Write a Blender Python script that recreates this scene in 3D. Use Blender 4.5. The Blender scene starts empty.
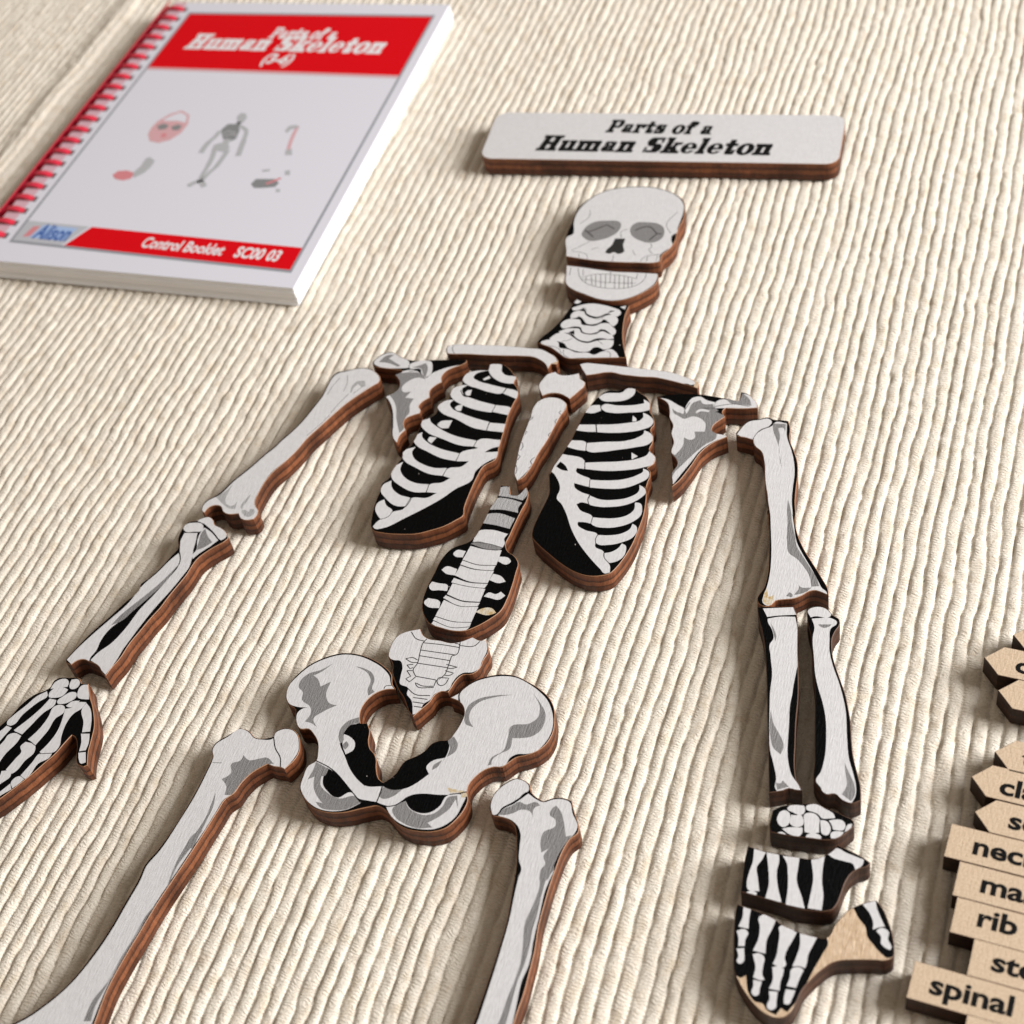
# Wooden skeleton puzzle laid out on a ribbed cream rug. 1 unit = 1 metre; tables below are in millimetres on the rug plane.
import bpy, math, random
import numpy as np
from mathutils import Matrix, Vector
from mathutils.geometry import delaunay_2d_cdt
random.seed(7); rng=np.random.default_rng(11)
MM=0.001
sc=bpy.context.scene
C=sc.collection

# ------------------------------------------------------------------ materials
MATS={}
def newmat(name):
    m=bpy.data.materials.new(name); m.use_nodes=True
    nt=m.node_tree; b=nt.nodes['Principled BSDF']
    return m,nt,b
def N(nt,t,**k):
    n=nt.nodes.new(t)
    for a,v in k.items(): setattr(n,a,v)
    return n
def noise(nt,vec,scale,detail=3,rough=.5,dist=0):
    n=N(nt,'ShaderNodeTexNoise'); n.inputs['Scale'].default_value=scale; n.inputs['Detail'].default_value=detail
    n.inputs['Roughness'].default_value=rough; n.inputs['Distortion'].default_value=dist
    nt.links.new(vec,n.inputs['Vector']); return n.outputs['Fac']
def mapped(nt,scale=(1,1,1),rot=(0,0,0),kind='Object'):
    tc=N(nt,'ShaderNodeTexCoord'); mp=N(nt,'ShaderNodeMapping')
    mp.inputs['Scale'].default_value=scale; mp.inputs['Rotation'].default_value=rot
    nt.links.new(tc.outputs[kind],mp.inputs['Vector']); return mp.outputs['Vector']
def ramp(nt,fac,stops):
    r=N(nt,'ShaderNodeValToRGB'); e=r.color_ramp.elements
    while len(e)<len(stops): e.new(.5)
    for i,(p,c) in enumerate(stops): e[i].position=p; e[i].color=(*c,1)
    nt.links.new(fac,r.inputs['Fac']); return r.outputs['Color']
def bump(nt,b,h,strength,dist):
    n=N(nt,'ShaderNodeBump'); n.inputs['Strength'].default_value=strength; n.inputs['Distance'].default_value=dist
    nt.links.new(h,n.inputs['Height']); nt.links.new(n.outputs['Normal'],b.inputs['Normal'])
def ink(key,c0,c1,rough,speck=6000,spec=.35,bumps=.35,contrast=(.35,.65)):
    m,nt,b=newmat('ink_'+key)
    v=mapped(nt); f=noise(nt,v,speck,2,.6)
    col=ramp(nt,f,[(contrast[0],c0),(contrast[1],c1)])
    nt.links.new(col,b.inputs['Base Color'])
    b.inputs['Roughness'].default_value=rough; b.inputs['Specular IOR Level'].default_value=spec
    if key=='black':
        sp=noise(nt,v,1300,1,.4); sc_=ramp(nt,sp,[(.795,(0,0,0)),(.815,(1,1,1))])
        mx=N(nt,'ShaderNodeMixRGB'); nt.links.new(sc_,mx.inputs['Fac']); nt.links.new(col,mx.inputs['Color1']); mx.inputs['Color2'].default_value=(.3,.28,.25,1)
        nt.links.new(mx.outputs['Color'],b.inputs['Base Color'])
    g=mapped(nt,(2600,420,1),(0,0,.12)); h=noise(nt,g,1,4,.65,.3)
    bump(nt,b,h,bumps,.0005)
    MATS[key]=m
ink('white',(.565,.556,.552),(.605,.596,.592),.58,900,.3,.28)
ink('lightgrey',(.31,.305,.30),(.40,.395,.39),.55,8000,.25,.6)
ink('grey',(.13,.126,.123),(.30,.292,.287),.55,8000,.25,.6,contrast=(.42,.6))
ink('dark',(.018,.018,.018),(.035,.033,.03),.5,2500,.15)
ink('line',(.012,.012,.012),(.02,.02,.02),.5,1500,.15)
ink('black',(.0012,.0012,.0012),(.0028,.0028,.0028),.5,1500,.035,.6)
ink('stain',(.47,.33,.15),(.57,.53,.44),.55,900)
ink('raw',(.50,.355,.225),(.60,.455,.31),.6,700,.25,.6)
ink('label_wood',(.49,.365,.245),(.59,.46,.325),.65,2200,.2,.35)
# laser cut plywood edge: charred brown with three plies
def edge_mat(key,dark,mid,lite,ht):
    m,nt,b=newmat(key)
    tc=N(nt,'ShaderNodeTexCoord'); sp=N(nt,'ShaderNodeSeparateXYZ'); nt.links.new(tc.outputs['Object'],sp.inputs[0])
    n1=noise(nt,tc.outputs['Object'],350,3,.6)
    a=N(nt,'ShaderNodeMath',operation='MULTIPLY_ADD'); nt.links.new(n1,a.inputs[0]); a.inputs[1].default_value=.0012; nt.links.new(sp.outputs['Z'],a.inputs[2])
    dv=N(nt,'ShaderNodeMath',operation='DIVIDE'); nt.links.new(a.outputs[0],dv.inputs[0]); dv.inputs[1].default_value=ht
    col=ramp(nt,dv.outputs[0],[(.0,dark),(.14,mid),(.30,mid),(.36,dark),(.42,lite),(.60,lite),(.66,dark),(.72,mid),(.92,lite),(1.0,dark)])
    v2=mapped(nt,(900,900,120)); n2=noise(nt,v2,1,4,.7)
    mx=N(nt,'ShaderNodeMixRGB',blend_type='MULTIPLY'); mx.inputs['Fac'].default_value=.8
    nt.links.new(col,mx.inputs['Color1']); c2=ramp(nt,n2,[(.3,(.45,.42,.40)),(.7,(1,1,1))]); nt.links.new(c2,mx.inputs['Color2'])
    n3=noise(nt,tc.outputs['Object'],85,3,.6); c3=ramp(nt,n3,[(.38,(.5,.46,.44)),(.62,(1.08,1.06,1.04))])
    m3=N(nt,'ShaderNodeMixRGB',blend_type='MULTIPLY'); m3.inputs['Fac'].default_value=1
    nt.links.new(mx.outputs['Color'],m3.inputs['Color1']); nt.links.new(c3,m3.inputs['Color2'])
    nt.links.new(m3.outputs['Color'],b.inputs['Base Color']); b.inputs['Roughness'].default_value=.55; b.inputs['Specular IOR Level'].default_value=.3
    bump(nt,b,n2,.5,.0004); MATS[key]=m
edge_mat('plywood_edge',(.036,.013,.006),(.125,.042,.018),(.25,.086,.034),.0066)
edge_mat('charred_edge',(.018,.008,.004),(.035,.014,.007),(.05,.02,.01),.0061)
def flat(key,col,rough=.5,spec=.4,trans=0):
    m,nt,b=newmat(key); b.inputs['Base Color'].default_value=(*col,1); b.inputs['Roughness'].default_value=rough
    b.inputs['Specular IOR Level'].default_value=spec
    v=mapped(nt); h=noise(nt,v,1800,2); bump(nt,b,h,.06,.0002)
    MATS[key]=m; return b
edge_mat('dark_edge',(.028,.011,.006),(.055,.020,.010),(.09,.034,.016),.0066)  # cut edge in darker browns, for the right forearm and hand pieces
flat('rim',(.30,.145,.07),.55)
flat('rim_dark',(.10,.048,.025),.6)
flat('letter_black',(.005,.005,.005),.6,.12)
flat('paper',(.66,.66,.715),.4,.25)
flat('page_edge',(.86,.86,.86),.8,.2)
flat('print_red',(.64,.003,.008),.5,.05)
flat('print_frame',(.27,.28,.31),.4)
flat('print_pink',(.62,.36,.38),.4)
flat('bounce_pink',(.62,.40,.45),.4)
flat('print_rose',(.62,.22,.24),.4)
flat('print_white',(.74,.72,.73),.4)
flat('print_grey',(.22,.225,.23),.4)
flat('print_midgrey',(.42,.425,.44),.4)
flat('print_blue',(.05,.12,.36),.4)
flat('print_sky',(.34,.47,.72),.4)
flat('print_silver',(.46,.47,.50),.4)
flat('comb_red',(.62,.03,.06),.22,.5)
flat('hole',(.12,.11,.12),.7)

# ------------------------------------------------------------------ geometry helpers
def link(name,me,parent=None,loc=None):
    o=bpy.data.objects.new(name,me); C.objects.link(o)
    if parent: o.parent=parent
    if loc: o.location=loc
    return o
def mesh(name,verts,faces,mats,idx=None,parent=None,smooth=False):
    me=bpy.data.meshes.new(name); me.from_pydata([tuple(v) for v in verts],[],faces)
    for m in mats: me.materials.append(MATS[m])
    if idx is not None: me.polygons.foreach_set('material_index',idx)
    if smooth: me.polygons.foreach_set('use_smooth',[True]*len(me.polygons))
    me.update(); return link(name,me,parent)
def thing(name,label,cat,loc,group=None,rz=0):
    o=bpy.data.objects.new(name,None); C.objects.link(o); o.empty_display_size=.01
    o.location=(loc[0]*MM,loc[1]*MM,loc[2]*MM if len(loc)>2 else 0); o.rotation_euler=(0,0,rz)
    o['label']=label; o['category']=cat
    if group: o['group']=group
    return o
def smooth(pts,closed=True,sharp=52,seg=.8):
    p=np.array(pts,float); n=len(p)
    if n<3: return p
    out=[]
    def tang(i):
        a=p[i]-p[i-1]; b=p[(i+1)%n]-p[i]
        la=np.hypot(*a)+1e-9; lb=np.hypot(*b)+1e-9
        an=math.degrees(math.acos(max(-1,min(1,a@b/la/lb))))
        if an>sharp: return None
        t=a/la*lb+b/lb*la; l=np.hypot(*t); return t/l if l>1e-9 else None
    T=[None if (not closed and i in (0,n-1)) else tang(i) for i in range(n)]
    for i in range(n if closed else n-1):
        a=p[i]; b=p[(i+1)%n]; v=b-a; L=np.hypot(*v)
        k=max(1,min(5,int(math.ceil(L/seg))))
        m0=T[i]*L if T[i] is not None else v; m1=T[(i+1)%n]*L if T[(i+1)%n] is not None else v
        for j in range(k):
            t=j/k; out.append((2*t**3-3*t*t+1)*a+(t**3-2*t*t+t)*m0+(-2*t**3+3*t*t)*b+(t**3-t*t)*m1)
    if not closed: out.append(p[-1])
    return np.array(out)
def area(p): return .5*float(np.sum(p[:,0]*np.roll(p[:,1],-1)-np.roll(p[:,0],-1)*p[:,1]))
def ribbon(pts,w):
    p=smooth(pts,False,70,.6); d=np.gradient(p,axis=0); d/=np.hypot(d[:,0],d[:,1])[:,None]+1e-9
    nrm=np.stack([-d[:,1],d[:,0]],1)*w/2
    return np.concatenate([p+nrm,(p-nrm)[::-1]])
def inside(poly,q):
    x,y=q[:,0],q[:,1]; r=np.zeros(len(q),bool)
    a=poly; b=np.roll(poly,-1,0)
    for (x0,y0),(x1,y1) in zip(a,b):
        if y0==y1: continue
        c=((y0>y)!=(y1>y)); r^=c&(x<(x1-x0)*(y-y0)/(y1-y0)+x0)
    return r
def planar(polys):
    """one triangulation that contains every polygon's edges"""
    V=[];E=[]
    for p in polys:
        s=len(V); n=len(p); V+= [Vector((float(a),float(b))) for a,b in p]; E+=[(s+i,s+(i+1)%n) for i in range(n)]
    v,_,f,_,_,_=delaunay_2d_cdt(V,E,[],0,1e-4)
    return np.array([(a.x,a.y) for a in v]), [tuple(t) for t in f]
def inset(p,w):
    a=p-np.roll(p,1,0); b=np.roll(p,-1,0)-p
    a/=np.hypot(a[:,0],a[:,1])[:,None]+1e-9; b/=np.hypot(b[:,0],b[:,1])[:,None]+1e-9
    n=np.stack([-(a[:,1]+b[:,1]),a[:,0]+b[:,0]],1); l=np.hypot(n[:,0],n[:,1])[:,None]+1e-9
    return p+n/l*w
def slab(parent,out,h,base,layers,edge='plywood_edge',rim='rim',chamfer=.15,body='wooden_base'):
    """cut-out board: outline extruded to h, chamfered rim, printed top split into its printed parts"""
    if area(out)<0: out=out[::-1]
    ins=inset(out,chamfer)
    polys=[ins]
    flatL=[]
    for L in layers:
        if L[0]==0:
            for k,pl in enumerate(L[3]):
                q=smooth(np.array(pl),True,74,.55); flatL.append((L[1],k,L[2],L[4],q)); polys.append(q)
        else:
            for pl in L[3]:
                q=ribbon(np.array(pl),L[1]*1.7); flatL.append((None,0,L[2],None,q)); polys.append(q)
    V,F=planar(polys)
    cen=np.array([V[list(t)].mean(0) for t in F])
    ok=inside(ins,cen)
    part=np.zeros(len(F),int); mat=np.array([base]*len(F),dtype=object)
    keys=[(body,0,None)]
    for (pn,k,mt,par,q) in flatL:
        w=inside(q,cen)
        if pn:
            keys.append((pn,k,par)); part[w]=len(keys)-1
        mat[w]=mt
    made={}
    for pi,(pn,k,par) in enumerate(keys):
        sel=[i for i in range(len(F)) if ok[i] and part[i]==pi]
        if not sel and pi: continue
        mats=[];idx=[];verts=[];vm={};faces=[]
        def mi(m):
            if m not in mats: mats.append(m)
            return mats.index(m)
        for i in sel:
            t=[]
            for v in F[i]:
                if v not in vm: vm[v]=len(verts); verts.append((V[v][0]*MM,V[v][1]*MM,h*MM))
                t.append(vm[v])
            faces.append(t); idx.append(mi(mat[i]))
        if pi==0:
            n=len(out); b=len(verts)
            verts+=[(x*MM,y*MM,0) for x,y in out]+[(x*MM,y*MM,(h-chamfer)*MM) for x,y in out]+[(x*MM,y*MM,h*MM) for x,y in ins]
            for i in range(n):
                j=(i+1)%n
                faces.append([b+i,b+j,b+n+j,b+n+i]); idx.append(mi(edge))
                faces.append([b+n+i,b+n+j,b+2*n+j,b+2*n+i]); idx.append(mi(rim))
            v2,f2=planar([out]); c2=np.array([v2[list(t)].mean(0) for t in f2]); o2=inside(out,c2); b=len(verts)
            verts+=[(x*MM,y*MM,0) for x,y in v2]
            for t,o in zip(f2,o2):
                if o: faces.append([b+t[0],b+t[2],b+t[1]]); idx.append(mi(edge))
        pobj=parent
        if par:
            for kk,(a,b_) in made.items():
                if kk[0]==par: pobj=a; break
        o=mesh(pn,verts,faces,mats,idx,pobj)
        made[(pn,k)]=(o,0)
    return made

# ------------------------------------------------------------------ puzzle pieces (outlines and printed shapes, 0.01 mm)
PIECES=[["skull_piece","white skull top piece with two grey eye sockets, below the title plaque","black",6.0,[1.64,112.68],[-1670,-824,-1685,-557,-1673,-103,-1687,138,-1659,570,-1508,958,-1260,1296,-932,1569,-529,1718,-108,1793,365,1811,828,1703,1186,1524,1461,1277,1607,958,1659,692,1687,336,1651,5,1651,-261,1685,-607,1660,-813,1563,-1114,1469,-1268,1460,-1612,1395,-1654,740,-1757,67,-1811,-626,-1810,-1105,-1765,-1396,-1731,-1479,-1450,-1602,-1112],[[0,"cranium","white",[[-1435,-1706,-1496,-1364,-1602,-1082,-1616,-847,-1474,-694,-1501,-505,-1593,-215,-1637,144,-1603,515,-1471,900,-1246,1248,-919,1520,-518,1675,-97,1750,376,1768,840,1655,1177,1480,1419,1242,1566,954,1600,746,1612,327,1609,-59,1628,-293,1537,-391,1556,-623,1627,-788,1632,-932,1519,-1090,1436,-1215,1391,-1335,1428,-1559,1446,-1783,783,-1922,-340,-2004,-1377,-1902]],None],[0,"eye_socket","grey",[[-1213,-681,-1213,-502,-1133,-223,-930,-32,-596,48,-241,46,-163,-23,-112,-286,-160,-470,-314,-695,-577,-873,-869,-949,-1049,-869],[221,-367,206,-131,307,48,604,106,958,86,1166,-51,1260,-276,1268,-539,1162,-727,919,-826,633,-760,383,-614]],"cranium"],[1,0.227,"dark",[[-1163,-467,-826,-755],[-1032,-541,-800,-353,-562,-146,-283,-306],[364,-321,485,-188,711,-85,1058,-388,906,-699],[1058,-388,1207,-371]]],[0,"nose_opening","dark",[[-143,-752,166,-715,181,-1018,271,-1355,158,-1438,-12,-1378,-124,-1461,-271,-1421,-253,-1273,-168,-1089]],"cranium"],[1,0.091,"line",[[-1311,-1459,-864,-966],[-1284,-1485,-1106,-1492,-783,-1598,-720,-1822],[-1044,-1572,-996,-1740],[-723,-1330,-521,-1218],[33,-684,-25,-395,123,-289],[520,-1210,653,-1424],[979,-836,1048,-1031,1007,-1094,1156,-1306],[873,-1684,940,-1504,1170,-1362,1384,-1307],[1057,-1661,1044,-1463],[1343,-1598,1317,-1344],[21,-1501,41,-1786],[1426,696,1238,47,1460,-312],[-1275,489,-1211,191,-1400,-193]]]]],
["jaw_piece","white jaw piece with a row of printed teeth, under the skull top","black",6.0,[3.32,84.44],[-1432,694,-1047,679,-456,633,11,601,684,640,1353,667,1432,443,1410,219,1244,-78,953,-390,638,-605,289,-695,-95,-664,-511,-526,-939,-360,-1186,-169,-1278,-13,-1345,318],[[0,"mandible","white",[[-1474,758,-1068,751,-11,683,1317,736,1390,493,1369,236,1210,-61,929,-371,611,-576,279,-658,-105,-627,-502,-492,-930,-326,-1170,-145,-1256,1,-1322,320]],None],[0,"teeth","white",[[-870,264,-472,416,-30,471,430,456,794,390,839,118,659,-54,214,-145,-243,-132,-661,-1,-813,131]],"mandible"],[1,0.102,"line",[[-1047,611,-907,259,-661,-1,-242,-137,214,-145,659,-54,911,127,1041,421,1022,643],[-882,574,-804,301],[774,583,801,363],[-855,210,-468,399,-25,455,434,440,801,363],[-813,131,-510,141,-193,97,147,102,516,132,825,172],[-37,566,71,103],[-696,258,-642,1],[-563,331,-431,-72],[-449,402,-309,-101],[-302,420,-147,-136],[-154,439,-6,-140],[126,457,266,-127],[258,462,400,-110],[416,438,538,-92],[535,413,656,-44],[659,373,754,13],[-1260,613,-1220,276]]]]],
["neck_piece","black neck piece with stacked white neck bones, between jaw and collar bones","black",6.0,[3.52,65.01],[-781,1051,-764,1225,-583,1163,-304,1115,110,1101,571,1120,798,1142,875,1122,864,890,927,275,1019,-122,1195,-622,1346,-979,981,-1032,445,-1137,-43,-1220,-356,-1225,-567,-1095,-925,-863,-1245,-766,-1347,-719,-1289,-526,-1120,-214,-925,313,-832,747],[[0,"neck_vertebra","white",[[-756,821,-530,978,-292,1074,120,1065,432,992,660,896,719,786,642,642,489,672,328,734,232,658,87,555,-93,572,-262,655,-319,752,-427,822,-553,750,-712,742],[-695,449,-646,666,-520,738,-369,724,-293,608,-132,504,104,494,251,590,401,677,653,602,712,328,643,211,532,303,435,394,305,397,210,321,61,231,-142,232,-305,397,-441,462,-570,403,-649,371],[-870,49,-727,340,-561,371,-380,353,-270,173,-91,156,107,171,274,297,469,324,652,180,725,124,778,-74,717,-164,564,-22,398,58,259,-64,57,-166,-157,-122,-298,65,-471,62,-790,-44],[-847,-197,-642,-52,-451,-10,-289,-16,-207,-149,-48,-201,229,-162,390,-17,550,-77,751,-184,790,-276,617,-320,468,-301,281,-347,143,-468,-84,-480,-284,-385,-402,-279,-592,-223,-802,-252],[-1031,-510,-867,-278,-549,-271,-373,-377,-162,-507,109,-550,356,-410,567,-348,806,-334,840,-512,773,-682,619,-744,489,-682,324,-706,252,-857,44,-927,-193,-900,-420,-811,-549,-667,-711,-609,-985,-566],[-1241,-683,-1069,-577,-727,-652,-641,-843,-403,-870,-115,-970,232,-936,404,-991,589,-841,835,-702,968,-775,1138,-989,706,-1060,111,-1161,-332,-1209,-611,-1041,-931,-843,-1203,-760],[-759,1054,-711,1198,-557,1124,-659,1016],[620,1046,788,1124,787,963]],None],[0,None,"black",[[-713,-650,-582,-652,-465,-757,-519,-866,-647,-823],[230,-880,335,-745,592,-748,449,-949],[-520,738,-410,867,-293,713],[328,734,409,862,524,865],[-536,387,-452,503,-297,419],[238,325,282,477,424,434],[-566,-211,-429,-85,-360,-273],[248,-24,339,62,503,-10]],None],[1,0.091,"line",[[-470,872,-357,887,-319,752],[-143,545,115,454,283,581],[-970,-808,-657,-886,-517,-1067],[-508,-905,-412,-1133,-277,-1201],[444,-930,613,-825,828,-835,894,-1025],[-661,-581,-500,-538,-389,-421],[352,-398,533,-535]]]]],
["shoulder_blade_piece","grey shoulder blade piece with scalloped edge, beside the ribs under the paler upper arm","black",6.0,[-41.3,30.81],[-1377,1183,-1329,1416,-1172,1645,-983,1713,-656,1574,-314,1468,288,1555,796,1641,1341,1700,1377,1612,1265,1487,1051,1335,901,1172,847,945,921,737,785,579,705,390,784,89,642,-88,598,-288,706,-425,718,-538,530,-663,384,-820,409,-1006,543,-1211,459,-1412,475,-1689,441,-1713,307,-1586,45,-1025,-140,-557,-349,-240,-495,-67,-342,94,-235,287,-263,481,-376,664,-540,820,-376,944,-390,1023,-605,1032,-1000,1035,-1289,1074],[[0,"scapula_print","white",[[-547,839,-397,961,-140,1080,193,988,431,823,511,1015,711,1205,1003,1388,1265,1487,1156,1290,914,1134,890,951,963,744,798,542,733,394,811,93,683,-120,625,-284,734,-421,725,-557,543,-699,418,-833,436,-1001,571,-1206,486,-1407,495,-1741,319,-1565,101,-1016,-93,-549,-327,-205,-473,-71,-342,94,-235,287,-263,481,-376,664],[-1341,1209,-1293,1401,-1128,1610,-968,1674,-642,1535,-318,1398,-211,1150,-562,1079,-1101,1060],[-254,1265,-89,1432,183,1512,347,1474,437,1305,490,992,417,861,207,990,137,1141,-190,1133]],None],[0,None,"grey",[[-547,839,-162,976,263,958,423,763,198,809,-79,588,-150,379,-53,197,172,231,86,-17,351,-16,321,-254,414,-586,370,-784,461,-1261,405,-1345,121,-823,-56,-389,-265,-110,-398,7,-235,287,-277,519,-405,699],[-1204,1249,-1047,1559,-852,1608,-952,1429,-519,1206,-555,1140,-929,1248],[-147,1180,53,1290,189,1411,295,1285,389,857,249,996,166,1145]],None],[1,0.114,"line",[[-254,1265,-233,1127],[-176,1014,108,1056,207,950]]]]],
["collar_bone_piece","long white collar bone piece curving down at its right end, above the tilted ribs","black",6.0,[-18.52,51.57],[-1692,-40,-1688,103,-1562,184,-1201,251,-646,303,-94,355,355,366,729,367,1022,383,1359,250,1588,102,1692,-62,1671,-177,1523,-173,1483,-382,1347,-198,1161,-72,911,20,580,9,38,-54,-510,-106,-1066,-145,-1393,-192,-1565,-206],[[0,"clavicle_print","white",[[-1655,-35,-1659,86,-1540,166,-1194,231,-639,283,-87,335,361,346,735,347,1023,357,1344,227,1563,88,1664,-66,1679,-252,1530,-197,1498,-430,1319,-228,1169,-97,918,-4,587,-16,46,-78,-501,-131,-1057,-170,-1393,-192,-1546,-193]],None],[0,None,"raw",[[1510,-251,1564,-126,1670,-50,1731,-193,1587,-265,1491,-406]],None],[1,0.102,"line",[[-1529,178,-1510,12,-1352,-201]]]]],
["rib_cage_piece","black rib half with white ribs, tilted left under the curved collar bone","black",6.0,[-21.45,15.02],[74,3229,413,3265,926,2895,999,2811,990,2622,1166,2398,1264,2073,1249,1948,1224,1457,1294,750,1348,171,1386,-286,1152,-582,1102,-959,1091,-1577,1125,-2121,1175,-2308,1025,-2525,770,-2785,488,-2964,198,-3122,-285,-3230,-728,-3266,-1026,-3224,-1133,-3113,-1183,-2983,-1267,-2647,-1328,-2259,-1345,-1858,-1386,-1639,-1272,-1415,-1276,-1163,-1228,-855,-1174,-637,-1237,-390,-1104,-203,-1069,30,-1093,610,-1112,789,-912,942,-808,1172,-859,1379,-766,1578,-620,1693,-670,1903,-642,2158,-450,2281,-510,2524,-471,2752,-282,2888,110,2978],[[0,"costal_cartilage","white",[[1288,424,681,297,642,80,791,34,363,-222,355,-524,693,-469,565,-679,214,-823,172,-1087,389,-1135,248,-1301,-92,-1471,-69,-1719,212,-1699,18,-1899,-411,-2001,-472,-2316,-471,-2354,-749,-2557,-795,-2718,-989,-2861,-1080,-3104,-975,-3172,-818,-3122,-320,-2666,64,-2270,435,-1831,664,-1480,995,-1110,994,-794,1070,-599,1353,-259,1389,-228,1363,57,1354,289]],None],[0,"rib","white",[[76,3152,159,3254,391,3262,525,2963,661,2856,999,2811,1053,2568,762,2544,455,2636,198,2851],[-510,2524,-475,2764,-237,2895,114,2966,-193,2762,-219,2631,-67,2527,337,2430,847,2350,795,2156,435,2133,33,2228,-273,2307],[-661,1904,-654,2124,-450,2281,-273,2307,-377,2135,-294,1960,84,1801,745,1675,728,1380,309,1406,-197,1542,-510,1710],[-839,1351,-800,1542,-610,1664,-482,1696,-537,1521,-442,1381,-87,1223,415,1089,777,1026,794,700,444,734,-192,994,-666,1163],[-1082,642,-1090,793,-934,938,-860,798,-614,626,24,369,659,294,645,69,315,50,-281,202,-858,407],[-1084,43,-1068,224,-935,365,-916,248,-673,20,-249,-147,346,-237,331,-517,-38,-491,-553,-313,-935,-140],[-1209,-538,-1176,-356,-936,-199,-970,-381,-869,-569,-470,-793,-134,-853,183,-800,151,-1090,-184,-1090,-696,-917,-1086,-721],[-1244,-1296,-1273,-1013,-1087,-780,-1073,-1037,-875,-1291,-499,-1455,-101,-1444,-90,-1723,-383,-1773,-892,-1606,-1163,-1425],[-1322,-1877,-1326,-1651,-1164,-1482,-1094,-1669,-774,-1924,-441,-1978,-460,-2286,-669,-2323,-1113,-2094],[-1238,-2510,-1244,-2289,-1116,-2156,-994,-2335,-748,-2513,-786,-2695,-968,-2823,-1102,-2706]],None],[0,"rib_cartilage","white",[[869,2354,1222,2252,1283,1984,822,2142],[767,1678,1249,1594,1291,1347,740,1412],[808,1000,1319,1021,1351,711,816,703]],None],[0,None,"black",[[1010,-87,1155,81,1381,205,1423,9],[-289,2286,-399,2131,-307,1958,-77,1869,-209,1849,-423,2065]],None],[0,None,"white",[[68,2610,206,2757,280,2673,133,2557],[-251,1998,-206,2111,-101,2145,-75,1931,-159,1906],[-354,1395,-297,1496,-162,1547,-139,1306,-252,1301],[-626,684,-588,811,-259,923,-269,621,-464,590],[-694,106,-678,227,-474,230,-549,-7]],None],[1,0.114,"line",[[847,2350,807,2146],[758,1677,733,1393],[793,1016,805,695],[664,295,650,69],[354,-235,343,-526],[189,-805,166,-1094],[-98,-1455,-75,-1726],[-423,-1992,-463,-2303]]],[1,0.114,"line",[[-745,-2521,-790,-2704,-978,-2842],[-399,-2019,-435,-2260,-487,-2357]]]]],
["breastbone_top_piece","small white top piece of the breastbone between both collar bones","black",6.0,[2.06,42.27],[-334,467,-188,379,83,402,348,513,446,308,623,171,641,66,531,-193,369,-512,250,-440,-48,-362,-304,-427,-417,-509,-524,-353,-641,-127,-599,153,-532,328],[[0,"manubrium_print","white",[[-329,451,-184,363,89,381,346,490,434,295,611,159,622,36,520,-222,377,-538,246,-424,-55,-336,-310,-407,-417,-509,-509,-351,-622,-124,-579,139,-520,313]],None]]],
["breastbone_piece","long white breastbone piece with notched edges between the two rib halves","black",6.0,[1.27,21.5],[-392,1356,-224,1515,35,1571,295,1488,425,1364,451,1157,396,948,348,524,289,-51,202,-521,146,-1080,8,-1488,-80,-1571,-181,-1431,-309,-907,-400,-315,-424,194,-430,714,-450,1160],[[0,"sternum_print","white",[[-376,1342,-217,1495,41,1550,294,1466,415,1347,429,1164,385,946,337,496,282,-78,195,-548,131,-1083,-16,-1462,-75,-1561,-173,-1420,-291,-904,-378,-312,-398,198,-408,707,-431,1163]],None],[1,0.114,"line",[[-419,742,-337,729,-399,614],[-398,198,-342,181,-374,73],[-375,-209,-293,-349,-309,-504],[-348,-662,-253,-722,-288,-853],[-264,-1049,-201,-1188,-193,-1335],[343,1087,310,1014,382,957],[329,781,296,697,344,601],[311,260,260,174,326,82],[137,-683,73,-844,153,-980,92,-1089]]]]],
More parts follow.
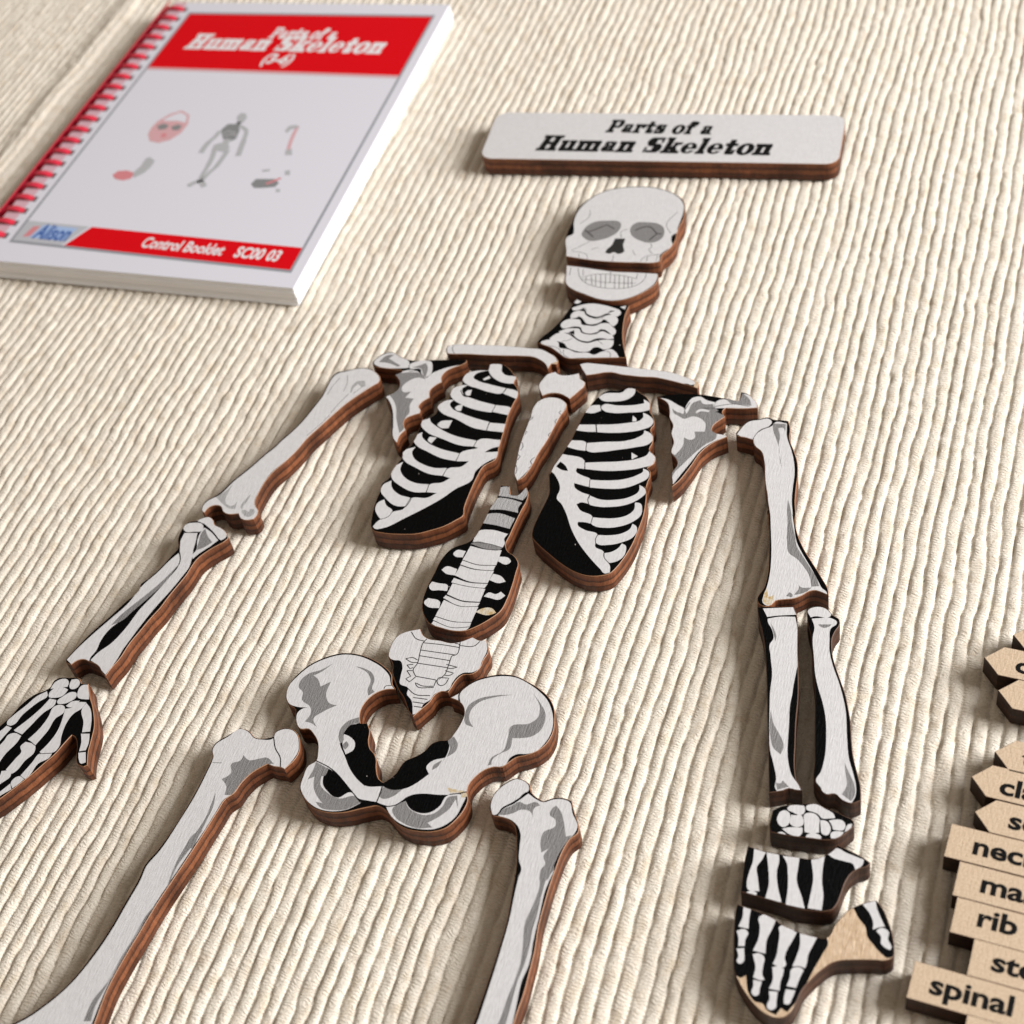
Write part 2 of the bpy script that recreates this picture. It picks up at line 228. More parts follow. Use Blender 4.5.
["rib_cage_piece","black rib half with white ribs, standing upright right of the breastbone","black",6.0,[22.1,11.02],[-858,2846,-804,2978,-658,3100,-382,3142,-198,3254,49,3266,182,3167,439,2995,584,2797,661,2494,798,2299,888,2026,848,1831,965,1614,1009,1332,988,1143,1206,902,1235,679,1101,475,1207,366,1244,193,1236,12,1242,-209,1197,-153,1300,-397,1358,-689,1411,-1148,1402,-1612,1377,-2072,1297,-2495,1177,-2881,1068,-3089,846,-3210,542,-3266,205,-3209,-206,-3022,-609,-2768,-985,-2505,-1206,-2285,-1249,-2082,-1246,-1656,-1210,-1219,-1195,-823,-1302,-444,-1411,-104,-1360,-153,-1360,-16,-1276,528,-1165,1107,-1131,1540,-1085,2125,-985,2531,-917,2739],[[0,"costal_cartilage","white",[[-1380,-65,-1233,595,-591,455,-517,170,-719,173,-716,68,-515,-57,-264,-151,-212,-420,-455,-385,-644,-350,-600,-477,-388,-620,-114,-684,-154,-689,-79,-980,-307,-976,-378,-1053,-236,-1222,143,-1391,174,-1619,4,-1598,-173,-1617,-171,-1680,75,-1847,426,-1931,451,-2197,469,-2318,733,-2455,771,-2591,1008,-2871,1054,-3064,947,-3115,786,-2993,361,-2625,-10,-2238,-282,-1868,-550,-1406,-774,-1100,-935,-954,-954,-606,-1150,-253,-1333,-78]],None],[0,"rib","white",[[-862,2796,-729,2965,-494,3025,-290,3066,-161,3249,49,3266,78,3087,-54,2846,-407,2703,-726,2694],[-695,2454,-676,2515,-230,2574,206,2666,428,2763,372,2911,561,2793,637,2562,503,2469,110,2360,-327,2277,-547,2306],[-634,1786,-214,1862,208,1991,458,2102,529,2233,481,2417,679,2328,839,2138,834,1994,608,1793,231,1638,-164,1551,-540,1515],[-701,1088,-212,1214,249,1312,579,1505,693,1664,680,1780,876,1694,992,1478,934,1329,573,1131,133,967,-247,835,-546,786,-665,837],[-556,392,-149,482,306,580,802,776,970,919,1002,1062,1205,865,1222,663,952,459,519,297,67,199,-494,173],[-258,-172,156,-125,600,-5,917,205,1019,335,991,443,1164,359,1208,187,995,-95,679,-304,232,-403,-202,-432],[-117,-704,173,-785,557,-732,910,-572,1083,-347,1044,-135,1177,-200,1272,-380,1199,-544,913,-830,526,-983,175,-1031,-72,-979],[147,-1403,406,-1388,719,-1333,1005,-1177,1118,-987,1085,-736,1216,-735,1317,-910,1327,-1163,1188,-1377,858,-1604,554,-1687,291,-1683,174,-1619],[447,-1948,744,-1904,1035,-1781,1184,-1609,1204,-1437,1318,-1501,1375,-1658,1319,-1876,1084,-2083,766,-2223,547,-2250,451,-2197],[759,-2491,917,-2421,1065,-2251,1108,-2112,1218,-2162,1263,-2297,1240,-2546,1038,-2745,948,-2769,823,-2663]],None],[0,"rib_cartilage","white",[[-1081,2175,-1010,2429,-749,2519,-656,2313,-835,2189],[-1117,1495,-1092,1714,-667,1781,-577,1519,-850,1489],[-1193,868,-1134,1122,-741,1105,-666,804,-939,815]],None],[0,None,"black",[[-1282,134,-1218,329,-1039,197,-922,34,-1061,33]],None],[0,None,"white",[[280,2050,242,2260,366,2159,390,2067],[617,700,553,943,752,837]],None],[1,0.114,"line",[[-724,2508,-643,2291],[-651,1784,-561,1512],[-719,1099,-659,791],[-581,443,-508,162],[-272,-161,-215,-434]]],[1,0.114,"line",[[-116,-682,-145,-818,-72,-979],[150,-1390,161,-1630],[433,-1934,420,-2120,486,-2265],[743,-2465,771,-2591,951,-2781]]]]],
["collar_bone_piece","long white collar bone piece sloping down rightwards with a raw wood tip","black",6.0,[21.92,49.07],[-1729,177,-1621,244,-1231,275,-692,278,-83,266,413,264,911,238,1288,121,1590,18,1717,-85,1728,-277,1542,-218,1213,-145,776,-64,488,-32,143,-59,-210,-61,-496,-54,-721,-12,-927,-43,-1217,-161,-1422,-226,-1576,-38],[[0,"clavicle_print","white",[[-1701,171,-1608,225,-1226,256,-687,258,-78,247,418,245,917,214,1293,102,1562,-10,1636,-107,1531,-171,1420,-139,1253,-164,782,-87,494,-56,149,-83,-203,-85,-489,-78,-714,-36,-921,-67,-1211,-185,-1404,-263,-1563,-36]],None],[0,None,"raw",[[1386,76,1592,9,1711,-86,1725,-263,1608,-208,1611,-71]],None]]],
["shoulder_blade_piece","grey shoulder blade piece with hooked top, beside the whiter right upper arm","black",6.0,[42.74,28.63],[-1366,1307,-944,1462,-291,1561,-3,1560,323,1529,517,1513,841,1474,824,1820,995,1788,1189,1616,1357,1411,1366,1289,1025,1205,549,1154,500,1049,560,891,602,845,356,401,360,315,524,212,798,169,822,130,610,-32,412,-255,260,-534,146,-973,44,-1322,-67,-1629,-183,-1820,-204,-1693,-306,-1339,-235,-1036,-295,-878,-489,-657,-519,-278,-661,44,-677,303,-841,584,-904,840,-1015,1091],[[0,"scapula_print","grey",[[-1351,1273,-1052,1242,-723,1082,-503,969,-350,793,-191,862,289,1114,450,962,602,845,356,401,363,302,527,199,800,157,608,-24,408,-235,252,-502,116,-978,-50,-1441,-165,-1727,-196,-1691,-292,-1337,-226,-1034,-286,-877,-480,-655,-513,-277,-652,46,-668,304,-832,585,-895,841,-1008,1092],[-488,904,-488,1172,-384,1412,-207,1475,-25,1377,226,1326,462,1474,860,1459,875,1761,1002,1757,1177,1596,1340,1400,1345,1286,1022,1218,532,1160,294,1092,189,1001,-124,983,-202,838,-315,710]],None],[0,None,"white",[[-1351,1273,-1052,1242,-720,1069,-534,964,-504,769,-765,861,-848,938,-775,771,-591,667,-463,599,-223,725,136,540,202,225,-64,183,-20,-69,-86,-122,-287,-69,-248,-362,-364,-721,-489,-657,-519,-278,-661,44,-677,303,-867,624,-978,1007],[-253,-1495,-52,-922,201,-417,338,-204,536,20,524,212,815,159,610,-32,403,-214,220,-499,87,-983,-75,-1466,-187,-1739],[-488,904,-488,1172,-384,1412,-207,1475,-25,1377,226,1326,239,1128,194,1254,-87,1233,-179,1353,-364,1191,-396,919,-427,781],[-196,883,-129,1004,156,1004,140,936,-81,932,-171,843],[241,1328,462,1474,648,1346,932,1346,1199,1342,1104,1572,908,1752,1041,1719,1340,1400,1347,1277,534,1151,289,1114]],None],[0,None,"black",[[324,986,541,1117,554,890],[-200,-1835,-65,-1381,97,-897,241,-453,403,-214,603,-3,644,-48,417,-276,260,-534,151,-993,-32,-1643]],None],[1,0.114,"line",[[275,1178,684,1330,1158,1314],[-498,947,-436,1224],[-47,1061,259,1109]]]]],
["spine_piece","black lower spine piece with a column of white vertebrae, hanging below the breastbone","black",6.0,[-0.54,-20.04],[-278,2363,-34,2371,85,2093,271,2091,416,2409,526,2234,574,1968,546,1691,514,1254,498,774,491,405,578,265,837,105,984,-74,1021,-372,1056,-818,1060,-1214,1008,-1616,828,-1893,592,-2156,334,-2350,29,-2409,-308,-2378,-570,-2332,-822,-2113,-960,-1894,-1060,-1315,-1033,-803,-983,-227,-869,55,-442,421,-337,997,-304,1543,-236,1994],[[0,"vertebra","white",[[-354,1021,-350,1291,-88,1407,450,1324,418,960,41,1011],[-385,378,-342,756,-73,841,431,788,387,596,439,500,435,317,38,376],[-452,-233,-400,234,16,189,438,244,452,-248,-27,-310],[-484,-752,-450,-424,-93,-486,452,-437,418,-837,-46,-873],[-482,-1356,-457,-1010,-33,-1032,418,-1022,411,-1435,-48,-1473],[-544,-2060,-499,-1544,-66,-1659,423,-1591,401,-2072,-27,-2130]],None],[0,"vertebra","lightgrey",[[-256,1990,-268,2293,-43,2331,82,2076,254,2077,416,2381,522,2178,465,1949,67,1990],[-348,1481,-284,1875,83,1938,469,1868,425,1670,474,1516,37,1548]],None],[0,"spinal_disc","grey",[[-420,293,-360,367,78,383,431,332,392,257,8,214]],None],[0,"spinal_disc","white",[[-462,-390,-444,-258,-19,-334,437,-266,429,-431,-61,-460],[-500,-983,-478,-827,-77,-904,426,-861,387,-993,-79,-1020],[-538,-1491,-493,-1383,-35,-1510,421,-1463,397,-1576,-73,-1641],[-561,-2185,-536,-2082,-62,-2147,404,-2081,406,-2206,-5,-2310],[-559,-2306,-538,-2214,1,-2328,412,-2224,334,-2350,-123,-2439]],None],[0,"transverse_process","white",[[-750,-106,-712,31,-464,50,-477,-160,-664,-168],[-878,-646,-813,-531,-491,-549,-484,-752,-717,-744],[-1016,-1205,-988,-1049,-813,-1067,-553,-1094,-515,-1262,-738,-1279,-914,-1312],[-972,-1698,-909,-1561,-575,-1623,-529,-1811,-836,-1821],[452,-120,444,33,695,28,781,-85,718,-173],[426,-735,460,-526,678,-562,848,-707,709,-783],[454,-1254,531,-1116,739,-1126,831,-1034,977,-1131,869,-1275,623,-1272]],None],[0,"transverse_process","stain",[[397,-1757,500,-1640,760,-1566,920,-1681,752,-1787]],None],[0,None,"lightgrey",[[-354,1021,-350,1291,-88,1407,450,1324,418,960,41,1011]],None],[1,0.102,"line",[[-449,-243,-22,-325,447,-259],[-457,-404,-97,-476,450,-432],[-478,-827,-57,-900,423,-851],[-496,-992,-54,-1031,405,-1010],[-490,-1393,-40,-1496,418,-1454],[-527,-1499,-68,-1655,408,-1584],[-539,-2073,-43,-2143,403,-2077],[-556,-2198,-2,-2319,409,-2215],[-408,295,11,204,436,249],[-372,365,35,386,442,323]]]]],
["sacrum_piece","white triangular tail bone piece with fine line drawing, wedged into the hip piece","black",6.0,[-1.7,-57.29],[-885,1128,-665,1221,-519,1046,-365,980,-63,982,266,970,435,1041,692,1232,905,1171,1058,1213,1164,1026,1214,874,1173,635,1168,412,1042,196,815,121,720,-45,672,-273,638,-417,468,-430,357,-543,305,-752,174,-1000,47,-1232,-80,-1145,-200,-991,-360,-773,-555,-595,-734,-375,-884,-147,-976,95,-1063,198,-1158,284,-1194,429,-1213,699,-1137,944],[[0,"sacrum_print","white",[[-880,1114,-665,1202,-520,1030,-366,965,-57,968,271,956,440,1027,697,1218,904,1156,1055,1201,1167,932,1146,593,1141,370,1052,260,797,172,708,63,649,-132,625,-337,501,-434,342,-521,285,-713,174,-843,140,-1099,19,-1181,-158,-803,-324,-657,-350,-499,-588,-419,-650,-211,-708,74,-826,219,-985,206,-1142,276,-1178,432,-1193,688,-1119,932]],None],[1,0.141,"line",[[-449,834,42,869,477,872],[-436,616,460,643],[-408,452,379,459],[-377,233,356,250],[-399,966,-449,834,-436,616,-408,452,-377,233,-413,22,-290,-138],[332,964,447,960,477,872,460,643,391,610,379,459,389,293,384,34,293,-113],[-290,-138,239,-142],[-206,-323,-62,-367,241,-324,239,-142],[-236,-311,-181,-391,253,-358],[440,1027,474,928,835,999,913,1146],[-854,1088,-659,915,-419,885],[-709,298,-504,227,-384,251],[-709,298,-556,366,-409,321],[-615,130,-501,41,-438,91],[-615,130,-470,178],[-557,-26,-410,-163,-504,-255,-383,-323,-284,-156],[-557,-26,-422,1],[326,336,622,310,456,240,356,250],[357,157,589,130,494,38,384,34],[275,-61,518,-31,465,-242,397,-274,266,-173,275,-61],[-365,-502,-124,-634,243,-595],[-138,-727,220,-708],[-110,-847,171,-836],[-38,-958,180,-949]]]]],
["hip_piece","wide white and grey hip piece with a heart shaped opening, largest piece of the skeleton","black",6.0,[-1.11,-75.85],[-3257,507,-3332,875,-3254,1179,-3030,1563,-2725,1837,-2379,2015,-1980,2056,-1536,1978,-1184,1828,-946,1653,-824,1392,-696,1267,-917,1213,-1109,1083,-1260,848,-1312,567,-1251,312,-1184,193,-1018,227,-892,55,-800,-253,-693,-425,-565,-513,-472,-622,-344,-925,-196,-1137,-68,-1201,-22,-1149,112,-945,230,-540,409,-396,573,-212,680,25,867,151,1015,191,1044,240,1092,379,1155,697,1157,917,1069,1120,932,1234,665,1305,789,1420,856,1511,957,1735,1097,1899,1356,2065,1668,2188,2012,2211,2354,2108,2708,1955,3010,1740,3177,1510,3277,1226,3333,850,3263,528,3130,331,2951,188,2697,50,2571,-115,2473,-241,2281,-282,2098,-405,1947,-624,1872,-846,1903,-1045,1977,-1199,1971,-1483,1879,-1752,1738,-1981,1490,-2136,1182,-2204,887,-2211,584,-2119,375,-1964,185,-1844,-1,-1804,-163,-1868,-387,-1979,-608,-2097,-880,-2185,-1178,-2210,-1477,-2145,-1707,-1989,-1895,-1823,-1970,-1664,-2005,-1376,-1978,-1157,-1841,-991,-1883,-794,-1999,-514,-2176,-332,-2365,-218,-2552,-257,-2642,-209,-2735,-86,-2842,116,-2878,221,-3089,327,-3223,446],[[0,"ilium","white",[[-3242,510,-3312,865,-3220,1139,-3008,1511,-2703,1784,-2358,1962,-1959,2003,-1554,1918,-1213,1776,-980,1591,-861,1384,-738,1272,-826,1186,-1093,1041,-1244,806,-1312,567,-1244,313,-1240,181,-1390,105,-1475,-133,-1453,-434,-1249,-693,-963,-1016,-675,-1249,-454,-1368,-74,-1306,-26,-1482,-34,-1709,-260,-1718,-451,-1719,-798,-1526,-1209,-1280,-1469,-1125,-1833,-1011,-1905,-790,-2003,-506,-2360,-230,-2611,-260,-2745,-43,-2795,171,-2707,302,-2602,346,-2876,312,-3101,357],[874,1460,974,1684,1115,1848,1373,2014,1686,2132,2028,2160,2370,2057,2688,1897,2961,1686,3125,1456,3259,1135,3291,841,3218,527,3098,312,2942,216,2669,136,2561,8,2535,-144,2288,-301,2104,-424,1953,-643,1879,-865,1883,-1008,1736,-1101,1293,-1227,935,-1276,732,-1341,557,-1482,490,-1647,297,-1739,-33,-1721,-32,-1475,-63,-1295,186,-1345,426,-1272,863,-804,1092,-377,1122,-138,1088,69,1008,189,1090,284,1092,379,1155,697,1150,916,1058,1118,942,1263]],None],[0,"ischium","white",[[-1856,-1003,-1518,-1101,-1510,-1312,-1433,-1547,-1280,-1681,-960,-1797,-729,-1602,-476,-1753,-394,-1817,-634,-2033,-898,-2140,-1236,-2166,-1548,-2070,-1771,-1912,-1916,-1736,-1965,-1452,-1963,-1175],[214,-1769,399,-1708,602,-1541,727,-1676,983,-1761,1226,-1708,1408,-1486,1467,-1230,1725,-1112,1913,-1173,1891,-1380,1843,-1672,1702,-1902,1468,-2073,1159,-2142,823,-2138,525,-2044,316,-1889]],None],[0,None,"white",[[-1458,-173,-1305,-207,-1105,-360,-1078,-528,-1213,-685,-1382,-462],[762,-587,826,-447,1111,-280,1045,-526,885,-770],[695,1298,795,1404,848,1455,916,1258]],None],[0,None,"grey",[[-3062,846,-3096,1025,-2986,1257,-2723,1427,-2476,1688,-2725,1332,-2833,1241,-2701,1174,-2536,976,-2341,1154,-2307,770,-2118,559,-1932,552,-2212,291,-2350,84,-2181,-126,-2354,-51,-2521,-41,-2476,192,-2546,358,-2842,524,-2912,738],[-1923,1704,-1669,1685,-1428,1593,-1305,1433,-1263,1166,-1174,1093,-1283,957,-1359,1100,-1383,1371,-1542,1570],[-1538,-321,-1600,-71,-1515,168,-1267,353,-1203,189,-1390,105,-1475,-133,-1414,-382,-1453,-434],[-1382,-462,-1330,-343,-1235,-431,-1279,-570],[-1830,-1019,-1466,-1133,-1484,-1327,-1549,-1362,-1494,-1560,-1264,-1719,-917,-1808,-585,-1674,-383,-1794,-669,-2041,-980,-2130,-1251,-2128,-1438,-2005,-1262,-2008,-1432,-1880,-1617,-1671,-1711,-1397,-1842,-1510,-1811,-1207],[1175,921,1182,1188,1344,1399,1676,1566,2121,1683,1693,1515,1378,1295,1274,1030,1340,779,1484,635,1277,679],[2581,1808,2826,1570,3008,1344,3065,1095,3015,826,2877,668,2678,584,2466,539,2485,245,2313,82,2189,-113,2210,-234,2129,-273,2141,-81,2357,176,2360,517,2334,834,2735,1005,2868,1184,2846,1442],[1022,192,1119,299,1278,117,1276,-96,1139,-253,1128,0],[-38,-1311,221,-1337,426,-1272,279,-1489,54,-1600,-38,-1559],[904,-556,1061,-354,1028,-530,921,-658],[375,-1795,427,-1682,602,-1541,710,-1680,910,-1766,1142,-1787,1336,-1704,1466,-1494,1525,-1237,1703,-1158,1831,-1474,1701,-1260,1641,-1516,1521,-1703,1389,-1852,1278,-1957,1420,-2044,1118,-2131,726,-2079,497,-1970]],None],[0,"hip_opening","black",[[-1448,-1129,-1237,-1210,-777,-1530,-935,-1717,-1288,-1662,-1399,-1582,-1460,-1385],[581,-1485,823,-1321,1175,-1252,1447,-1226,1401,-1467,1219,-1689,977,-1743,737,-1654]],None],[0,None,"stain",[[1428,-1013,1692,-1017,1844,-1025,1945,-1125,1826,-1192,1753,-1085,1503,-1119]],None],[1,0.159,"black",[[-61,-1291,-41,-1493,-41,-1740],[-1841,-991,-1437,-1105,-752,-1545,-401,-1798],[-30,-1729,231,-1765,396,-1701,581,-1485],[1520,-1169,1753,-1085,1896,-1013],[-1453,-434,-1231,-689,-963,-1016,-675,-1249,-454,-1368]]],[1,0.114,"line",[[-981,1223,-982,1278,-811,1358],[844,1432,917,1222]]]]],
["upper_arm_piece","slanted white upper arm piece at the left, clear of the ribs","black",6.0,[-66.04,10.16],[1578,2537,1568,2667,1386,2871,1166,2999,882,3020,641,2948,387,2822,187,2730,106,2561,97,2236,109,1799,13,1221,-68,781,-240,247,-395,-116,-449,-279,-622,-637,-863,-1207,-1120,-1729,-1366,-2331,-1453,-2425,-1556,-2568,-1578,-2771,-1529,-2907,-1420,-2977,-1360,-2761,-1238,-2674,-1075,-2673,-893,-2854,-740,-2905,-449,-2835,-317,-2984,-141,-3019,51,-2947,90,-2806,67,-2649,-79,-2500,-167,-2341,-192,-2032,-188,-1676,-124,-1306,100,-784,245,-360,346,82,536,572,714,1023,955,1573,1215,2002,1447,2342],[[0,"humerus_print","white",[[1564,2513,1543,2664,1377,2851,1173,2964,896,2986,654,2914,461,2806,239,2684,155,2524,141,2212,152,1775,57,1198,-25,758,-197,225,-352,-138,-407,-314,-579,-675,-820,-1244,-1075,-1769,-1325,-2375,-1421,-2458,-1521,-2594,-1550,-2774,-1499,-2921,-1400,-3020,-1351,-2779,-1231,-2688,-1067,-2691,-883,-2876,-732,-2923,-441,-2853,-304,-3013,-136,-3029,55,-2957,75,-2801,47,-2652,-100,-2504,-188,-2344,-213,-2028,-209,-1659,-152,-1294,91,-765,239,-345,338,102,528,592,706,1043,947,1593,1207,2022,1441,2358]],None],[0,None,"lightgrey",[[-1340,-2386,-1139,-2114,-1058,-1862,-1057,-2219,-1017,-2448,-843,-2613,-722,-2592,-668,-2427,-613,-2690,-733,-2710,-1010,-2603,-1245,-2448],[-496,-2592,-474,-2354,-392,-2105,-384,-2339,-422,-2540,-417,-2694],[-400,-2730,-276,-2862,-103,-2890,-24,-2780,-59,-2632,-194,-2617,-190,-2732,-357,-2684],[886,1995,850,2252,934,2463,1146,2517,1243,2311,1181,2258,1006,2364,929,2220,933,2002]],None],[1,0.114,"grey",[[870,1949,751,1585,634,1138],[557,2650,658,2355,680,2008],[368,2533,281,2167,257,1813],[636,1053,518,696,297,199],[996,1969,1150,2253]]]]],
["forearm_piece","slanted white forearm piece of two crossed bones, above the left hand","black",6.0,[-82.24,-47.44],[125,2493,233,2620,384,2675,559,2604,684,2445,891,2378,1082,2281,1178,2188,1263,2066,1219,1956,1051,1756,873,1521,724,1226,695,987,680,719,616,379,529,-27,461,-463,377,-753,285,-1186,193,-1613,151,-2128,69,-2443,38,-2674,-87,-2614,-267,-2451,-392,-2392,-598,-2357,-803,-2324,-948,-2403,-1032,-2537,-1198,-2503,-1264,-2419,-1165,-2030,-988,-1481,-776,-988,-577,-457,-396,85,-424,146,-291,434,-141,827,-30,1250,27,1497,-114,1785,-164,2128,-148,2277,-83,2414],[[0,"forearm_bone","white",[[125,1352,-8,1058,-123,703,-381,62,-444,-382,-720,-1068,-933,-1560,-1127,-2077,-1223,-2417,-1043,-2516,-883,-2350,-601,-2351,-623,-2281,-587,-1970,-617,-1738,-546,-1278,-416,-1044,-277,-703,-59,-202,-154,-382,61,47,218,601,289,1046,212,1233],[445,2299,668,2200,1017,1954,891,1727,689,1421,603,1237,530,1358,564,1499,437,1884,412,2120],[-28,2025,339,2090,427,1814,497,1487,576,1232,630,942,589,670,470,92,359,-316,251,-812,154,-1417,104,-1800,86,-2241,17,-2636,-166,-2524,-314,-2420,-593,-2309,-509,-2057,-308,-1729,-158,-1237,-57,-573,106,-42,248,540,323,918,269,1176,121,1419,-3,1703]],None],[0,"forearm_bone","white",[[-125,2163,-119,2303,69,2406,302,2412,418,2294,417,2173,238,2117,-7,2073],[136,2481,245,2594,392,2658,557,2589,673,2436,911,2367,1137,2225,1187,2087,1097,1968,987,2017,805,2156,553,2318,357,2422]],None],[0,None,"grey",[[451,2162,487,2271,647,2059,885,1862,706,1626,576,1535,509,1795]],None],[0,None,"grey",[[-588,-1199,-499,-886,-319,-500,-96,-67,100,365,278,907,303,985,191,310,11,-154,-195,-617,-408,-1060]],None],[1,0.114,"line",[[346,2074,434,1781,497,1487],[-3,1703,121,1419,269,1176,319,985],[357,2422,553,2318,805,2156,995,2001],[-542,-1995,-625,-2248,-601,-2351]]]]],
["hand_piece","black hand piece with white finger bones, at the left picture edge","black",6.0,[-88.94,-96.16],[-649,1492,-572,1597,-569,1804,-531,1865,-189,1979,61,2003,201,1870,376,1905,628,1531,799,1338,962,1111,1143,805,1268,407,1357,90,1513,-249,1439,-314,1268,-281,1092,-49,988,179,762,427,703,436,634,189,560,-121,414,-443,269,-763,74,-1132,-171,-1549,-511,-2004,-937,-1978,-1383,-1489,-1514,-835,-1451,-102,-1268,302,-1170,530,-1052,984,-855,1330],[[0,"wrist_bone","white",[[-529,1597,-504,1781,-232,1903,-138,1810,-121,1702,-338,1635,-525,1553],[-108,1794,-118,1926,54,1961,158,1848,129,1708,7,1661],[222,1616,237,1819,397,1874,624,1477,519,1456,298,1477],[-496,1425,-441,1592,-186,1666,-57,1626,-102,1439,-296,1333,-440,1326],[-165,1250,-91,1419,70,1585,195,1588,260,1469,175,1319,-14,1206,-125,1201],[127,1178,212,1327,409,1389,379,1252,224,1154]],None],[0,"finger_bone","white",[[-1148,457,-1103,596,-905,988,-775,1279,-587,1473,-500,1358,-646,1129,-860,690,-940,392,-1061,345],[-843,261,-627,652,-465,1034,-399,1290,-206,1285,-177,1159,-339,885,-493,420,-570,190,-753,216],[-344,88,-210,437,-160,792,-163,1096,-77,1167,100,1151,168,990,49,792,36,445,-21,177,-72,-24,-218,51],[135,-169,229,103,280,453,215,870,152,1096,272,1142,411,1346,599,1384,572,1204,433,1002,396,692,455,362,550,45,503,-91,458,-122,277,-202],[583,1185,610,1365,778,1247,962,982,1112,628,920,566,821,823],[914,523,1132,568,1239,316,1264,121,1114,60,1036,316],[1116,18,1288,76,1429,-184,1341,-245,1219,-147],[-1244,-166,-1099,337,-933,307,-997,57,-1079,-301],[-1027,-668,-930,-57,-907,119,-779,189,-567,148,-572,-24,-693,-387,-732,-813],[-453,-794,-368,-444,-326,-267,-431,-121,-367,20,-72,-24,6,-197,-104,-471,-175,-776,-246,-865],[-1,-862,100,-469,157,-207,469,-140,466,-245,268,-474,233,-770,197,-922,132,-915],[-143,-1077,-27,-888,143,-933,79,-1070,-15,-1224],[-409,-1561,-277,-1370,-139,-1117,-26,-1255,-213,-1478,-309,-1660],[-661,-1210,-513,-972,-541,-855,-339,-811,-249,-895,-384,-1190,-495,-1418],[-1145,-1026,-1042,-713,-758,-839,-873,-1132],[-1423,-500,-1259,-211,-1105,-327,-1198,-663]],None],[1,0.114,"line",[[-1084,349,-955,345],[-802,227,-566,182],[-314,73,-72,-24],[161,-214,454,-135],[930,547,1121,587],[1118,52,1278,94]]]]],
["upper_arm_piece","upright white upper arm piece at the right with a yellowed lower corner","black",6.0,[69.22,7.91],[-1626,2332,-1563,2567,-1422,2855,-1133,2980,-920,3077,-786,3015,-600,3028,-388,3022,-289,2761,-230,2380,-43,1986,110,1630,206,1196,249,759,310,295,407,-156,424,-302,588,-785,808,-1186,1063,-1543,1374,-1975,1602,-2353,1625,-2483,1440,-2419,1297,-2392,1168,-2441,1014,-2604,852,-2724,635,-2795,442,-2876,376,-3007,251,-3078,105,-3046,27,-2948,101,-2514,103,-2119,8,-1487,-147,-724,-297,-102,-263,-273,-404,354,-579,878,-734,1529,-880,1850,-1077,2003,-1158,2203,-1342,2248,-1609,2307],[[0,"humerus_head","white",[[-1601,2336,-1535,2555,-1393,2824,-1119,2939,-907,3012,-803,2917,-831,2774,-1045,2582,-1132,2391,-1167,2221,-1364,2221]],None],[0,"humerus_shaft","white",[[-1138,2214,-1099,2436,-991,2591,-762,2784,-717,2910,-410,2919,-317,2444,-123,2011,22,1616,119,1181,162,744,225,280,338,-168,294,-65,419,-464,594,-1005,800,-1344,1087,-1754,1347,-2161,1413,-2269,1577,-2417,1595,-2518,1303,-2424,1175,-2478,1018,-2627,642,-2832,447,-2899,396,-2991,268,-3045,159,-2968,138,-2808,163,-2533,160,-2170,68,-1477,-98,-715,-240,-93,-204,-263,-396,355,-565,917,-705,1496,-849,1835,-1054,2014]],None],[0,None,"grey",[[-764,2863,-433,2896,-395,2626,-489,2749,-594,2713,-493,2415,-468,2148,-247,1383,-296,1488,-445,2036,-572,2325,-722,2653],[120,331,264,-38,354,-378,507,-799,617,-1127,811,-1404,1093,-1783,1248,-1998,1363,-2248,1187,-2296,1086,-1998,896,-1728,692,-1518,474,-1372,364,-1046,237,-334,164,-22],[838,-2165,930,-2344,1193,-2325,1122,-2443,918,-2586,832,-2617,905,-2394],[659,-2680,714,-2550,809,-2622,801,-2698]],None],[0,None,"stain",[[139,-2778,163,-2533,261,-2785,384,-2702,396,-2878,309,-3020,214,-3008]],None]]],
["forearm_bone_piece","white inner forearm piece with straight left side, under the upright upper arm","black",6.0,[79.57,-46.87],[-969,2350,-842,2381,-474,2451,-147,2526,-36,2327,53,1993,186,1296,288,824,394,302,452,-54,508,-569,603,-1175,738,-1908,796,-2076,924,-2250,969,-2329,817,-2348,689,-2337,578,-2412,462,-2466,297,-2526,184,-2028,58,-1444,-146,-546,-279,73,-437,741,-594,1330,-753,1773,-896,2098],[[0,"ulna_print","white",[[-832,2331,-154,2499,-39,2295,-160,2265,-495,2175,-684,2106],[-662,2056,-441,2153,-52,2231,45,1959,171,1293,260,880,265,698,284,220,292,124,301,-198,382,-753,573,-1763,671,-1983,866,-2209,956,-2353,824,-2382,671,-2371,464,-2475,393,-2372,377,-2166,259,-1830,114,-1494,-8,-992,-124,-381,-205,88,-242,474,-397,1057,-469,1354,-421,1489,-500,1758,-647,1985]],None],[0,None,"grey",[[-580,1966,-434,1739,-361,1564,-364,1453,-464,1702],[-86,-437,51,-791,230,-1036,375,-1315,354,-1535,177,-1419,42,-1138,-43,-779],[382,-2255,494,-2246,517,-2166,681,-2294,454,-2424]],None]]],
